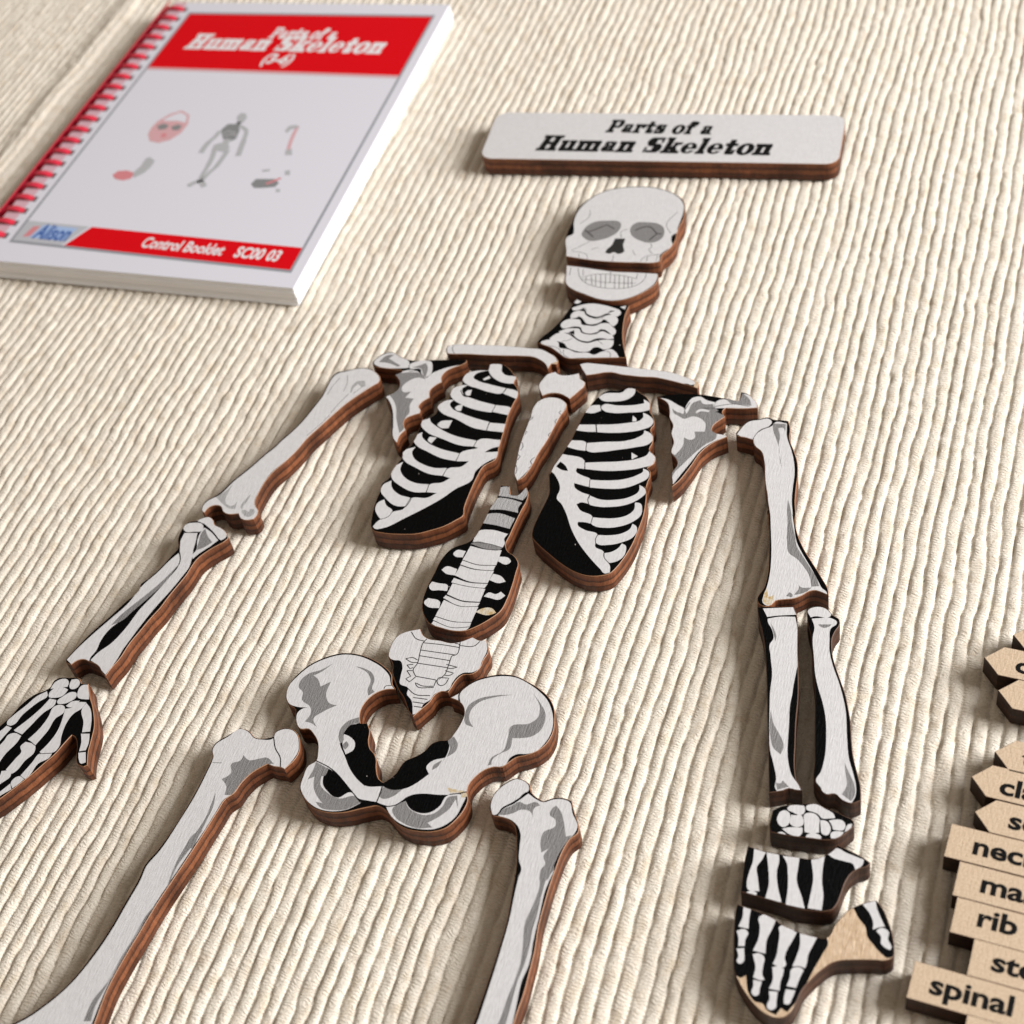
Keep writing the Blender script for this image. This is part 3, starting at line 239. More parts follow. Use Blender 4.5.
["forearm_bone_piece","white outer forearm piece with a flared lower end, on the right of its pair","black",6.0,[91.54,-45.82],[-1016,2383,-870,2514,-641,2526,-496,2438,-407,2333,-268,2273,-208,2100,-273,1892,-306,1672,-268,1399,-181,1109,-57,829,129,446,261,161,334,-50,460,-435,561,-882,676,-1347,847,-1792,959,-2094,1017,-2403,826,-2526,622,-2483,454,-2371,289,-2422,140,-2337,-1,-2183,-103,-1635,-266,-744,-435,179,-565,666,-676,1134,-799,1670,-916,1963,-986,2206],[[0,"radius_print","white",[[-993,2365,-865,2486,-642,2503,-516,2424,-448,2325,-476,2271,-816,2222,-895,2175],[-864,2142,-710,2188,-420,2237,-281,2150,-292,2068,-365,1991,-357,1600,-310,1329,-166,929,60,461,156,235,299,-152,465,-902,592,-1426,756,-1812,861,-2115,882,-2345,828,-2537,623,-2489,458,-2394,270,-2449,138,-2272,13,-2136,71,-1899,88,-1503,30,-993,-87,-454,-239,-39,-347,197,-488,561,-620,1083,-748,1648,-757,1899]],None],[0,None,"grey",[[-690,2007,-390,2065,-448,1975,-616,1942],[527,-1561,650,-1775,828,-2093,865,-2319,818,-2475,599,-2348,661,-2129,578,-1790]],None]]],
["wrist_piece","small black wrist piece filled with pebble shaped white bones","black",6.0,[92.72,-77.07],[-859,92,-677,239,-484,308,-225,392,-6,440,185,389,418,347,609,284,836,184,860,119,775,-35,667,-189,532,-309,407,-356,-9,-405,-453,-440,-795,-432,-822,-386],[[0,"wrist_bone","white",[[-714,-152,-728,-23,-674,109,-578,143,-500,94,-462,-43,-479,-192,-578,-266,-653,-230],[-568,212,-543,258,-238,338,-199,253,-222,129,-353,100,-450,132,-542,157],[-192,335,-112,395,19,424,190,360,411,256,447,179,319,143,189,114,83,197,-59,231,-164,248],[-460,63,-370,70,-263,107,-205,40,-183,-139,-295,-203,-427,-167],[-189,136,-53,201,121,113,153,-64,183,-227,36,-286,-111,-280,-160,-55],[152,67,287,70,384,-39,404,-152,345,-261,254,-250,195,-107],[328,93,453,147,608,155,677,79,666,-54,452,-102,397,16],[-581,-306,-467,-249,-173,-189,-154,-289,-173,-372,-415,-400],[-651,-413,-578,-379,-480,-419,-452,-447,-584,-464],[-68,-387,-7,-295,169,-274,244,-317,236,-397,-46,-447],[422,-187,480,-135,675,-104,645,-189,529,-292,444,-311],[701,6,731,91,815,122,793,-13,696,-99]],None]]],
["palm_piece","black palm piece with four upright white bones and one slanted, under the wrist","black",6.0,[93.34,-89.42],[-1253,375,-1117,360,-849,333,-574,343,-178,345,90,371,337,514,510,727,542,804,748,746,1065,644,1253,549,1227,468,1052,360,931,230,847,24,806,-255,742,-569,698,-653,531,-741,302,-778,-19,-803,-327,-758,-694,-726,-1125,-691,-1181,-687,-1209,-414,-1249,-9],[[0,"palm_bone","white",[[-1112,337,-859,306,-909,103,-970,-50,-901,-309,-811,-595,-1053,-600,-1099,-457,-1103,-218,-1079,30],[-844,310,-584,316,-548,133,-556,-24,-476,-382,-325,-735,-663,-729,-656,-390,-731,-64],[-506,306,-161,335,-147,103,-126,-166,48,-531,152,-767,-236,-764,-268,-368,-325,-75,-405,183],[80,345,207,398,335,489,339,249,378,-84,462,-402,485,-729,207,-744,208,-427,199,-91],[375,550,497,717,764,656,1120,581,1110,458,986,310,921,433,737,460,492,490],[-1067,-681,-988,-619,-848,-637,-860,-724]],None]]],
["finger_piece","finger piece with black printed fingers and a bare wood web to the thumb","raw",6.0,[97.48,-106.52],[-1598,738,-1497,718,-1295,693,-1079,657,-777,570,-662,511,-339,432,-129,397,87,392,248,410,308,466,373,702,487,947,643,1172,669,1191,833,1318,1088,1454,1256,1280,1388,1049,1515,777,1590,493,1602,323,1513,226,1231,159,866,71,594,-15,473,-86,312,-261,147,-509,19,-747,-53,-1069,-113,-1268,-234,-1406,-373,-1453,-577,-1424,-806,-1306,-1025,-1119,-1224,-898,-1360,-685,-1459,-288,-1563,251,-1603,615],[[0,"printed_finger_field","black",[[-1607,745,-1498,726,-1297,701,-1081,665,-778,578,-664,520,-341,440,86,400,272,416,317,335,259,66,149,-289,63,-635,-59,-1038,-185,-1281,-318,-1234,-385,-1395,-570,-1336,-693,-1220,-818,-1224,-969,-1100,-1111,-729,-1208,-807,-1322,-752,-1445,-424,-1578,248],[660,1189,831,1330,1092,1462,1266,1282,1397,1051,1524,780,1605,454,1591,335,1507,267,1355,332,1180,480,1043,619,960,836,812,975,709,1126]],None],[0,"finger_bone","white",[[-1467,705,-1306,684,-1297,456,-1267,250,-1476,257,-1440,452],[-1488,155,-1353,229,-1260,181,-1280,6,-1264,-130,-1386,-159,-1427,28],[-1411,-221,-1267,-173,-1237,-291,-1227,-482,-1282,-523,-1349,-484,-1340,-371],[-1111,557,-1023,635,-773,551,-809,344,-863,105,-833,-195,-931,-190,-1085,-185,-1034,65,-1053,343],[-1073,-266,-977,-215,-853,-255,-823,-468,-797,-653,-738,-734,-800,-763,-965,-735,-962,-529],[-954,-786,-783,-786,-792,-923,-808,-1088,-880,-1105,-934,-1051,-925,-928],[-684,429,-631,485,-318,389,-370,194,-438,-45,-443,-212,-394,-338,-431,-401,-652,-372,-618,-226,-622,50,-651,324],[-646,-439,-557,-404,-414,-425,-413,-561,-430,-727,-411,-889,-622,-895,-584,-710],[-612,-946,-442,-919,-426,-1128,-415,-1245,-476,-1312,-566,-1295,-591,-1235,-566,-1109],[-255,390,91,373,38,179,-12,-26,-5,-203,-21,-316,-124,-300,-268,-335,-231,-134,-209,148],[-270,-390,-120,-321,-38,-361,-80,-534,-112,-758,-298,-763,-271,-581],[-298,-830,-114,-812,-144,-980,-191,-1124,-276,-1131,-300,-1044],[837,1298,1078,1432,1132,1268,1240,1075,1341,915,1268,891,1120,798,1108,936,1022,1111],[1190,782,1254,862,1348,873,1432,818,1436,669,1531,479,1509,442,1409,471,1323,536,1301,680]],"printed_finger_field"]]],
["thigh_piece","long slanted white thigh piece left of the hip piece, running out of the picture","black",6.0,[-43.22,-124.43],[-237,3636,-240,3750,-16,4074,199,4333,446,4294,677,4159,832,4155,1104,4270,1089,4389,1179,4501,1465,4561,1610,4494,1818,4206,1885,4009,1860,3786,1723,3492,1605,3522,1449,3506,1271,3538,1157,3426,988,3216,863,2913,799,2625,678,2463,629,2148,562,1601,498,1128,388,421,274,-306,205,-1007,137,-1692,112,-2351,195,-3111,243,-3538,278,-4017,-377,-4384,-1885,-4561,-1883,-3942,-1271,-3223,-789,-2409,-627,-1809,-505,-1061,-465,-409,-428,163,-448,488,-319,913,-175,1776,-128,2317,-110,2965,-118,3349,-127,3439],[[0,"femur_print","white",[[-206,3629,-206,3729,13,4040,214,4300,444,4261,671,4129,844,4129,1122,4238,1110,4372,1198,4473,1466,4529,1597,4470,1791,4201,1853,4009,1828,3800,1711,3465,1609,3513,1453,3497,1279,3522,1161,3416,993,3207,868,2904,784,2622,648,2456,599,2142,533,1595,454,1119,345,412,232,-316,163,-1017,95,-1702,71,-2361,135,-3126,183,-3553,199,-3997,-397,-4349,-1866,-4516,-1802,-3922,-1229,-3255,-750,-2439,-571,-1826,-448,-1080,-407,-428,-370,144,-390,468,-266,886,-142,1750,-85,2296,-70,2953,-81,3336,-99,3445]],None],[0,None,"grey",[[596,3646,775,3544,1001,3627,1168,3698,1418,3576,1276,3528,993,3207,861,2919,751,2588,602,2555,561,2751,361,2932,506,3119,411,3360,594,3505],[365,2571,451,2318,474,1787,470,1455,466,1128,291,1088,368,1531,417,1907,392,2305],[489,1603,418,1147,304,592,322,265,320,76,260,487,265,1064,379,1529],[242,-337,163,-927,118,-1386,74,-1839,50,-2323,27,-2798,87,-3079,-75,-3119,-94,-2658,31,-2198,54,-1712,120,-1117,166,-562]],None],[1,0.159,"black",[[1114,4254,1272,3985,1505,3752,1609,3513]]],[1,0.114,"grey",[[-59,3295,173,3334]]]]],
["thigh_piece","white thigh piece with broad grey shading under the right side of the hip piece","black",6.0,[34.35,-113.43],[-963,2342,-1063,2685,-998,2956,-859,3169,-672,3314,-511,3304,-322,3213,-248,3058,-94,2947,95,2880,277,3003,514,3055,706,3022,823,2796,1043,2412,1063,2326,921,2081,858,1803,831,1327,824,1112,823,1023,835,546,862,10,945,-537,971,-948,999,-1521,984,-1893,986,-2104,980,-2518,974,-3002,362,-3315,70,-3036,184,-2256,194,-1683,192,-857,169,-45,58,735,14,1062,32,969,-49,1340,-166,1709,-272,2006,-370,2173,-516,2258,-722,2294,-880,2286],[[0,"femur_head","white",[[-964,2397,-1041,2670,-976,2936,-830,3150,-651,3288,-508,3276,-357,3197,-308,3081,-416,2904,-578,2702,-767,2509,-834,2329,-890,2309]],None],[0,"femur_shaft","white",[[-779,2314,-735,2488,-523,2687,-292,2987,-88,2893,99,2851,289,2961,522,3012,653,2986,800,2731,1006,2399,985,2260,862,2020,792,1767,757,1238,804,1318,756,785,795,319,842,-280,909,-824,873,-1246,919,-1708,955,-2132,904,-2987,342,-3256,131,-3021,256,-2271,261,-1734,250,-878,217,-34,140,643,95,1118,113,987,109,1193,10,1353,-95,1725,-155,1979,-283,2166,-466,2274]],None],[0,None,"grey",[[-799,2337,-731,2476,-553,2625,-418,2751,-281,2712,-40,2820,53,2758,-47,2681,-54,2543,-11,2443,-109,2558,-334,2563,-492,2432,-666,2353],[332,2573,347,2768,401,2835,570,2680,676,2487,825,2145,951,2213,854,1965,791,1688,749,1185,734,1078,555,1037,526,1289,575,1404,482,1592,543,1790,414,1655,312,1950,316,2138,523,2345,477,2497],[729,1452,543,1258,611,863,604,493,558,-25,661,-464,731,-902,729,-1213,695,-1629,692,-1931,674,-2181,666,-2758,817,-2720,827,-2144,807,-1669,791,-1197,815,-847,808,-499,759,-121,751,236,712,701,704,1070,783,1388]],None],[1,0.159,"black",[[-806,2322,-738,2496,-526,2697,-292,3029,-257,3036]]]]]]
def pl(v): return [(v[i]/100,v[i+1]/100) for i in range(0,len(v),2)]
DARK_EDGED=('palm_piece','wrist_piece','finger_piece','forearm_bone_piece')
for name,label,base,h,c,out,layers in PIECES:
    t=thing(name,label,'puzzle piece',c,'wooden bone pieces of the skeleton puzzle')
    LL=[[l[0],l[1],l[2],[pl(p) for p in l[3]]]+([l[4]] if l[0]==0 else []) for l in layers]
    slab(t,smooth(np.array(pl(out))),h,base,LL,edge='dark_edge' if name in DARK_EDGED else 'plywood_edge',rim='rim_dark' if name in DARK_EDGED else 'rim')

# ------------------------------------------------------------------ lettering
def text_mesh(s,bold=0.0,shear=0.0):
    cu=bpy.data.curves.new('t','FONT'); cu.body=s; cu.size=1; cu.offset=bold; cu.shear=shear; cu.resolution_u=3
    o=bpy.data.objects.new('t',cu); C.objects.link(o); bpy.context.view_layer.update()
    me=bpy.data.meshes.new_from_object(o.evaluated_get(bpy.context.evaluated_depsgraph_get()))
    bpy.data.objects.remove(o); bpy.data.curves.remove(cu)
    v=np.array([tuple(a.co) for a in me.vertices]); f=[tuple(p.vertices) for p in me.polygons]
    bpy.data.meshes.remove(me); return v[:,:2],f
def el(cx,cy,rx,ry,n=20): return [(cx+rx*math.cos(2*math.pi*i/n),cy+ry*math.sin(2*math.pi*i/n)) for i in range(n)]
def rc(a,b,c,d): return [(a,b),(c,b),(c,d),(a,d)]
SLAB={ # heavy wide slab letters: filled shapes, then cut-outs
'n':(1.0,[rc(.1,0,.38,.68),rc(0,.56,.38,.68),rc(0,0,.48,.1),rc(.36,.52,.78,.68),rc(.6,0,.88,.6),rc(.52,0,1.0,.1),el(.76,.56,.12,.12)],[]),
'm':(1.5,[rc(.1,0,.38,.68),rc(0,.56,.38,.68),rc(0,0,.46,.1),rc(.36,.52,1.26,.68),rc(.58,0,.86,.6),rc(.52,0,.92,.1),rc(1.08,0,1.36,.6),rc(1.0,0,1.46,.1),el(1.24,.56,.12,.12)],[]),
'u':(1.0,[rc(.1,.1,.38,.68),rc(0,.58,.38,.68),rc(.24,0,.7,.16),el(.24,.12,.14,.12),rc(.6,0,.88,.68),rc(.5,.58,.88,.68),rc(.6,0,.98,.1)],[]),
'a':(.92,[rc(.48,0,.76,.56),rc(.14,.56,.66,.68),el(.64,.56,.12,.12),rc(.08,.44,.34,.62),rc(.2,.32,.5,.42),el(.24,.2,.2,.2),rc(.2,0,.5,.1),rc(.48,0,.9,.1)],[]),
'e':(.92,[el(.45,.34,.44,.35,28)],[rc(.36,.4,.56,.58),rc(.36,.1,.56,.27),rc(.5,.18,.95,.28)]),
'o':(.94,[el(.46,.34,.45,.35,28)],[el(.46,.34,.13,.25,16)]),
's':(.84,[rc(.16,.56,.62,.68),el(.22,.5,.18,.18),rc(.14,.28,.66,.42),el(.6,.19,.19,.19),rc(.2,0,.6,.12),rc(.62,.44,.74,.68),rc(.05,0,.17,.24)],[]),
'S':(1.1,[rc(.24,.86,.86,1.0),el(.32,.73,.27,.27),rc(.2,.42,.86,.58),el(.8,.28,.27,.28),rc(.26,0,.8,.14),rc(.86,.66,.99,1.0),rc(.08,0,.21,.34)],[]),
't':(.72,[rc(.16,.08,.44,.92),rc(0,.56,.66,.68),rc(.22,0,.62,.13),rc(.54,.04,.66,.24)],[]),
'r':(.8,[rc(.1,0,.38,.68),rc(0,.56,.38,.68),rc(0,0,.5,.1),rc(.36,.5,.66,.68),el(.66,.54,.13,.14)],[]),
'f':(.66,[rc(.14,0,.42,.86),rc(0,.56,.6,.68),rc(.28,.86,.64,1.0),el(.62,.84,.13,.13),el(.3,.86,.16,.14),rc(.04,0,.54,.1)],[]),
'H':(1.22,[rc(.12,0,.44,1),rc(.74,0,1.06,1),rc(.4,.43,.78,.56),rc(0,0,.54,.11),rc(0,.89,.54,1),rc(.64,0,1.18,.11),rc(.64,.89,1.18,1)],[]),
'P':(1.08,[rc(.12,0,.44,1),rc(0,0,.56,.11),rc(0,.89,.5,1),rc(.4,.88,.8,1),rc(.4,.4,.8,.52),el(.78,.7,.26,.3)],[rc(.46,.54,.7,.86)]),
'k':(1.02,[rc(.1,0,.38,1),rc(0,.89,.38,1),rc(0,0,.46,.1),[(.36,.26),(.66,.62),(.88,.62),(.5,.22)],rc(.56,.58,.98,.68),[(.4,.36),(.64,.46),(.94,.06),(.6,.06)],rc(.54,0,1.04,.1)],[]),
'l':(.5,[rc(.1,0,.38,1),rc(0,.89,.38,1),rc(0,0,.48,.1)],[])}
def fatten(p,w=.06):
    if area(p)<0: p=p[::-1]
    return inset(p,-w*.7)
def slab_text(s,shear=.32,gap=.07):
    V=[];F=[];x=0
    for ch in s:
        if ch==' ': x+=.5; continue
        w,fill,cut=SLAB[ch]
        A=[np.array(p) for p in fill]+[fatten(np.array(p),.022 if ch in 'Sae' else .075) for p in fill]; B=[np.array(p) for p in cut]
        v,f=planar(A+B); c=np.array([v[list(t)].mean(0) for t in f]); ok=np.zeros(len(f),bool)
        for p in A: ok|=inside(p,c)
        for p in B: ok&=~inside(p,c)
        b=len(V)
        V+=[(a+x+shear*y,y) for a,y in v]; F+=[(b+t[0],b+t[1],b+t[2]) for t,k in zip(f,ok) if k]
        x+=w+gap
    used=sorted({i for t in F for i in t}); m={k:i for i,k in enumerate(used)}
    return np.array([V[i] for i in used]),[tuple(m[i] for i in t) for t in F]
def put(name,vf,mat,parent,org,ex,ey,z,cap=1.0):
    """lay letters on a top face: org baseline start, ex baseline vector for the whole line, ey vector for one cap height"""
    v,f=vf; x0,x1=v[:,0].min(),v[:,0].max(); org=np.array(org);ex=np.array(ex);ey=np.array(ey)
    P=[org+ex*((a-x0)/(x1-x0))+ey*(b/cap) for a,b in v]
    return mesh(name,[(p[0]*MM,p[1]*MM,z*MM) for p in P],f,[mat],None,parent)

K={"book_frame": [[-197.78, 215.26], [-99.34, 218.58], [-96.04, 77.42], [-198.65, 79.85]], "sign": [[-55.91, 154.31], [58.32, 162.41], [-1.81, 168.69], [4.46, 143.62]], "sign_txt1": [[-17.23, 157.22], [17.26, 158.97], [-17.67, 163.75]], "sign_txt2": [[-37.56, 145.64], [38.16, 150.22], [-38.24, 153.42]]}
# ------------------------------------------------------------------ title plaque
s=[np.array(p) for p in K['sign']]
u=s[1]-s[0]; W=np.hypot(*u); u/=W; n=np.array([-u[1],u[0]])
mid=(s[0]+s[1])/2; cn=(((s[2]+s[3])/2-mid)@n); cen=mid+n*cn; Hh=abs((s[2]-s[3])@n)
sg=thing('title_plaque','long white plaque with rounded corners and black title lettering, above the skull','sign',cen,None,math.atan2(u[1],u[0]))
r=4.2; o=[]
for cx,cy,a0 in ((W/2-r,Hh/2-r,0),(-W/2+r,Hh/2-r,90),(-W/2+r,-Hh/2+r,180),(W/2-r,-Hh/2+r,270)):
    o+=[(cx+r*math.cos(math.radians(a0+15*i)),cy+r*math.sin(math.radians(a0+15*i))) for i in range(7)]
ow=np.array([(np.array(a)@np.eye(2)) for a in o])
slab(sg,ow,6.0,'white',[],rim='rim',body='board')
def loc2(p): q=np.array(p)-cen; return np.array([q@u,q@n])
for key,txt in (('sign_txt1','Parts of a'),('sign_txt2','Human Skeleton')):
    a,b,t=[loc2(p) for p in K[key]]
    hgt=abs(t[1]-a[1]); ex=b-a
    put('lettering',slab_text(txt),'letter_black',sg,a,ex*np.array([1,1]),np.array([0,hgt]),6.03)

# ------------------------------------------------------------------ name labels, stacked in a column at the right
LAB=[["a", [[131.46, -16.49], [127.5, -20.05], [130.12, -22.64]], None, None], ["a", [[126.05, -23.98], [122.05, -27.53], [125.18, -31.48]], "cranium", [128.81, -30.11]], ["a", [[129.75, -32.29], [125.93, -35.85], [129.4, -40.17]], None, None], ["a", [[131.14, -48.27], [126.98, -51.8], [130.07, -55.41]], "tibia", [132.45, -54.0]], ["a", [[126.94, -55.53], [122.99, -58.97], [126.33, -63.34]], "clavicle", [128.83, -61.89]], ["a", [[128.28, -63.63], [124.63, -67.29], [127.8, -71.18]], "scapula", [131.5, -69.66]], ["r", [[120.45, -71.07], [119.85, -79.02]], "neck bones", [125.29, -77.11]], ["r", [[123.17, -79.38], [122.73, -87.17]], "mandible", [127.76, -85.35]], ["r", [[123.66, -87.45], [123.31, -95.09]], "rib cage", [128.02, -92.86]], ["r", [[127.93, -95.68], [127.3, -103.08]], "sternum", [131.65, -101.51]], ["r", [[117.53, -102.92], [117.01, -110.6]], "spinal column", [120.92, -108.88]], ["r", [[128.52, -111.33], [127.85, -118.62]], None, None]]
LTXT={0:'plain arrow label cut off by the right picture edge, topmost in the column',1:'arrow label showing a letter c, second label from the top',2:'arrow label with no letters in view, below the one showing a letter c',
3:'arrow label showing a letter t, touching the top of the one reading cla',4:'arrow label reading cla, its tip farthest left of the pointed ones',5:'arrow label showing a letter s, just above the square ended neck label',
6:'square ended label reading neck, topmost of the square ended labels',7:'square ended label reading ma, between the neck and rib labels',8:'square ended label reading rib, under the ma label',9:'square ended label reading ste, pushed right above the spinal label',
10:'square ended label reading spinal, sticking out farthest left',11:'label in the bottom right picture corner with no letters in view, under the spinal label'}
lx=np.array([.9975,-.0706]); ly=np.array([.0706,.9975])
for i,(kind,pts,txt,tp) in enumerate(LAB):
    pts=[np.array(p) for p in pts]; Lw=36+(i*37%5)*2.2
    if kind=='a':
        tip=pts[1]; hh=4.0
        o=[(0,0),(3.7,-hh),(Lw,-hh),(Lw,hh),(3.7,hh)]; org=tip
    else:
        org=pts[0]; hh=7.95; o=[(0,0),(0,-hh),(Lw,-hh),(Lw,0)]
    t=thing('name_label',LTXT[i],'name label',org,'wooden name labels in a column',math.atan2(lx[1],lx[0]))
    o=np.array(o,float); oo=[]
    for a,b in zip(o,np.roll(o,-1,0)): oo+=[a+(b-a)*k/4 for k in range(4)]
    slab(t,np.array(oo),5.5,'label_wood',[],edge='charred_edge',rim='rim_dark',chamfer=.12,body='wooden_base')
    if txt:
        q=np.array(tp)-org; q=np.array([q@lx,q@ly])
        v,f=text_mesh(txt,.03); em=5.8
        w=(v[:,0].max()-v[:,0].min())*em*1.22
        put('lettering',(v,f),'letter_black',t,q,(w,0),(0,em),5.53)

# ------------------------------------------------------------------ spiral bound booklet
HB=7.0
TL,TR,BR,BL=[np.array(p) for p in K['book_frame']]
org=(TL+TR+BR+BL)/4
def bq(a,b): return TL*(1-a)*(1-b)+TR*a*(1-b)+BR*a*b+BL*(1-a)*b-org
FW=np.hypot(*(TR-TL)); FH=np.hypot(*(BL-TL))
bk=thing('booklet','white booklet with a red title band and red comb binding, top left of the rug','booklet',org)
MX=4.2/FW; MXl=10.0/FW; MT=8.0/FH; MB=11.0/FH; MBr=7.6/FH
def page(dx=0,dy=0): return [bq(-MXl+dx,-MT+dy),bq(1+MX+dx,-MT+dy),bq(1+MX+dx,1+MBr+dy),bq(-MXl+dx,1+MB+dy)]
def quad(a0,b0,a1,b1): return [bq(a0,b0),bq(a1,b0),bq(a1,b1),bq(a0,b1)]
def prism(name,q,z0,z1,mat,parent,mats2=None):
    n=len(q); v=[(p[0]*MM,p[1]*MM,z0*MM) for p in q]+[(p[0]*MM,p[1]*MM,z1*MM) for p in q]
    ff=[list(range(n))[::-1] if area(np.array(q))>0 else list(range(n)), [n+i for i in (range(n) if area(np.array(q))>0 else range(n-1,-1,-1))]]
    for i in range(n):
        j=(i+1)%n; ff.append([i,j,n+j,n+i])
    return mesh(name,v,ff,[mat],None,parent)
# leaves slightly out of step with each other
pages=[]
V=[];F=[]
z=0.05
for k in range(13):
    dz=.5; dx=rng.normal(0,.16)/FW; dy=rng.normal(0,.16)/FH
    q=page(dx,dy)
    b=len(V); V+=[(p[0]*MM,p[1]*MM,z*MM) for p in q]+[(p[0]*MM,p[1]*MM,(z+dz)*MM) for p in q]
    F+=[[b,b+1,b+2,b+3],[b+7,b+6,b+5,b+4]]+[[b+i,b+4+i,b+4+(i+1)%4,b+(i+1)%4] for i in range(4)]
    z+=dz+.012
mesh('pages',V,F,['page_edge'],None,bk)
cover=prism('cover',page(),z+.01,HB,'paper',bk)
def flatpoly(name,pts,mat,parent,dz):
    p=np.array(pts); v,f=planar([p]); c=np.array([v[list(t)].mean(0) for t in f]); ok=inside(p,c)
    return mesh(name,[(a*MM,b*MM,(HB+dz)*MM) for a,b in v],[list(t) for t,k in zip(f,ok) if k],[mat],None,parent)
def strip(a0,b0,a1,b1,name,mat,dz=.03,parent=None): return flatpoly(name,quad(a0,b0,a1,b1),mat,parent or cover,dz)
strip(-MXl,-MT,-MXl+5.2/FW,1.0,'red_bounce_strip','bounce_pink')  # red light bounced off the comb, painted on the margin as pink
band=strip(0,0,1,.262,'title_band','print_red',.03)
# pink hairline under the band and grey frame round the cover
strip(0,.262,1,.274,'band_border','print_pink',.03)
fr=[]; w=.009
V=[];F=[]
for (a0,b0,a1,b1) in ((-w,0,0,1),(1,0,1+w,1),(-w,-w,1+w,0),(-w,1,1+w,1+w)):
    b=len(V); V+=[(p[0]*MM,p[1]*MM,(HB+.03)*MM) for p in quad(a0,b0,a1,b1)]; F.append([b+3,b+2,b+1,b])
mesh('frame_line',V,F,['print_frame'],None,cover)
foot=flatpoly('footer_band',[bq(.245,.925),bq(1,.925),bq(1,1),bq(.195,1)],'print_red',cover,.03)
logo=flatpoly('maker_logo',[bq(0,.925),bq(.235,.925),bq(.185,1),bq(0,1)],'print_silver',cover,.03)
flatpoly('logo_field',[bq(.07,.935),bq(.20,.935),bq(.175,.985),bq(.05,.985)],'print_sky',logo,.05)
flatpoly('logo_accent',[bq(.035,.945),bq(.06,.94),bq(.05,.98),bq(.025,.985)],'print_rose',logo,.05)
def btext(name,vf,mat,parent,p0,p1,capv,dz,cap=1.0):
    a=bq(*p0);b=bq(*p1); put(name,vf,mat,parent,a,b-a,(bq(p0[0],p0[1]-capv)-a),HB+dz,cap)
btext('logo_lettering',text_mesh('Alison',.03,.2),'print_blue',logo,(.06,.985),(.19,.985),.055,.07,.73)
btext('lettering',slab_text('Parts of a'),'print_white',band,(.40,.112),(.665,.112),.05,.06)
btext('lettering',slab_text('Human Skeleton'),'print_white',band,(.085,.170),(.885,.170),.07,.09)
btext('lettering',text_mesh('(3-6)',.04,.25),'print_white',band,(.44,.228),(.56,.228),.045,.12,.73)
btext('lettering',text_mesh('Control Booklet',.03,.15),'print_white',foot,(.46,.977),(.75,.977),.037,.06,.73)
btext('lettering',text_mesh('SC00 03',.035,.15),'print_white',foot,(.79,.977),(.945,.977),.037,.06,.73)
# cover drawings: skull, whole skeleton, foot, arm bone, hand bone
def bp(pts,mat,parent,dz,name): return flatpoly(name,[np.array(p)-org for p in pts],mat,parent,dz)
def brib(pts,w,mat,parent,dz,name): return flatpoly(name,ribbon(np.array(pts)-org,w),mat,parent,dz)
sk=bp([[-175.37, 152.33], [-171.71, 154.74], [-167.57, 152.39], [-165.66, 147.22], [-165.86, 141.94], [-168.12, 137.67], [-171.83, 135.6], [-175.62, 136.41], [-178.16, 140.25], [-178.62, 144.32], [-178.01, 147.93]],'print_pink',cover,.03,'skull_drawing')
bp([[-174.17, 151.53], [-171.54, 153.55], [-168.25, 151.74], [-166.89, 147.7], [-170.31, 148.59], [-175.31, 148.16], [-176.37, 148.66]],'paper',sk,.05,'skull_cap')
for q in ([[-176.97, 145.05], [-174.99, 146.7], [-172.51, 145.74], [-172.68, 143.67], [-175.08, 142.87]],[[-171.32, 144.96], [-169.34, 146.61], [-167.4, 145.89], [-167.44, 143.55], [-169.59, 143.06]]): bp(q,'print_grey',sk,.06,'eye_socket')
bp([[-172.81, 140.73], [-171.56, 141.42], [-170.46, 139.2], [-172.22, 138.75]],'print_rose',sk,.06,'nose_opening')
fd=bp([[-180.09, 116.7], [-179.15, 119.03], [-175.92, 119.63], [-172.25, 118.6], [-172.25, 115.56], [-174.67, 114.22], [-178.05, 114.7]],'print_rose',cover,.03,'foot_drawing')
bp([[-173.0, 118.53], [-171.92, 122.54], [-172.1, 126.74], [-171.01, 127.69], [-168.05, 125.72], [-167.93, 122.37], [-168.91, 118.94], [-171.27, 115.94]],'print_midgrey',fd,.05,'ankle')
sd=bp([[-151.59, 144.95], [-150.52, 148.54], [-147.52, 148.8], [-144.49, 145.58], [-143.7, 140.48], [-145.53, 138.6], [-148.52, 140.04]],'print_grey',cover,.03,'skeleton_drawing')
bp([[-148.95, 152.79], [-148.49, 155.19], [-146.47, 155.06], [-144.94, 152.54], [-145.16, 149.59], [-146.77, 148.87]],'print_midgrey',sd,.05,'skull')
brib([[-146.91, 150.03], [-146.12, 146.6]],1.6,'print_grey',sd,.05,'neck')
for q,w in (([[-151.7, 144.36], [-152.01, 140.87], [-152.95, 137.92]],1.7),([[-152.95, 137.92], [-153.26, 134.47], [-153.08, 131.66]],2.0),([[-145.51, 147.81], [-142.26, 145.78], [-140.5, 140.21]],1.5),([[-140.5, 140.21], [-139.62, 135.75], [-138.75, 131.35]],2.0),([[-146.66, 140.21], [-146.51, 137.38], [-146.72, 134.52]],2.6),([[-149.18, 134.86], [-147.75, 129.37], [-147.21, 124.98]],1.8),([[-147.21, 124.98], [-147.03, 120.59], [-146.49, 116.29]],1.5),([[-143.89, 134.22], [-143.84, 129.19], [-144.05, 124.74]],1.8),([[-144.05, 124.74], [-145.21, 120.78], [-145.77, 116.37]],1.5),([[-149.46, 113.82], [-148.04, 115.59], [-146.74, 116.81]],2.0),([[-146.74, 116.81], [-144.56, 115.41], [-143.46, 113.91]],2.0)):
    brib(q,w,'print_midgrey',sd,.04,'limb')
for q in ([[-149.8, 142.8], [-148.71, 144.63], [-145.22, 143.79]],[[-148.66, 141.18], [-147.07, 142.76], [-144.09, 142.17]]): brib(q,.5,'print_midgrey',sd,.06,'rib')
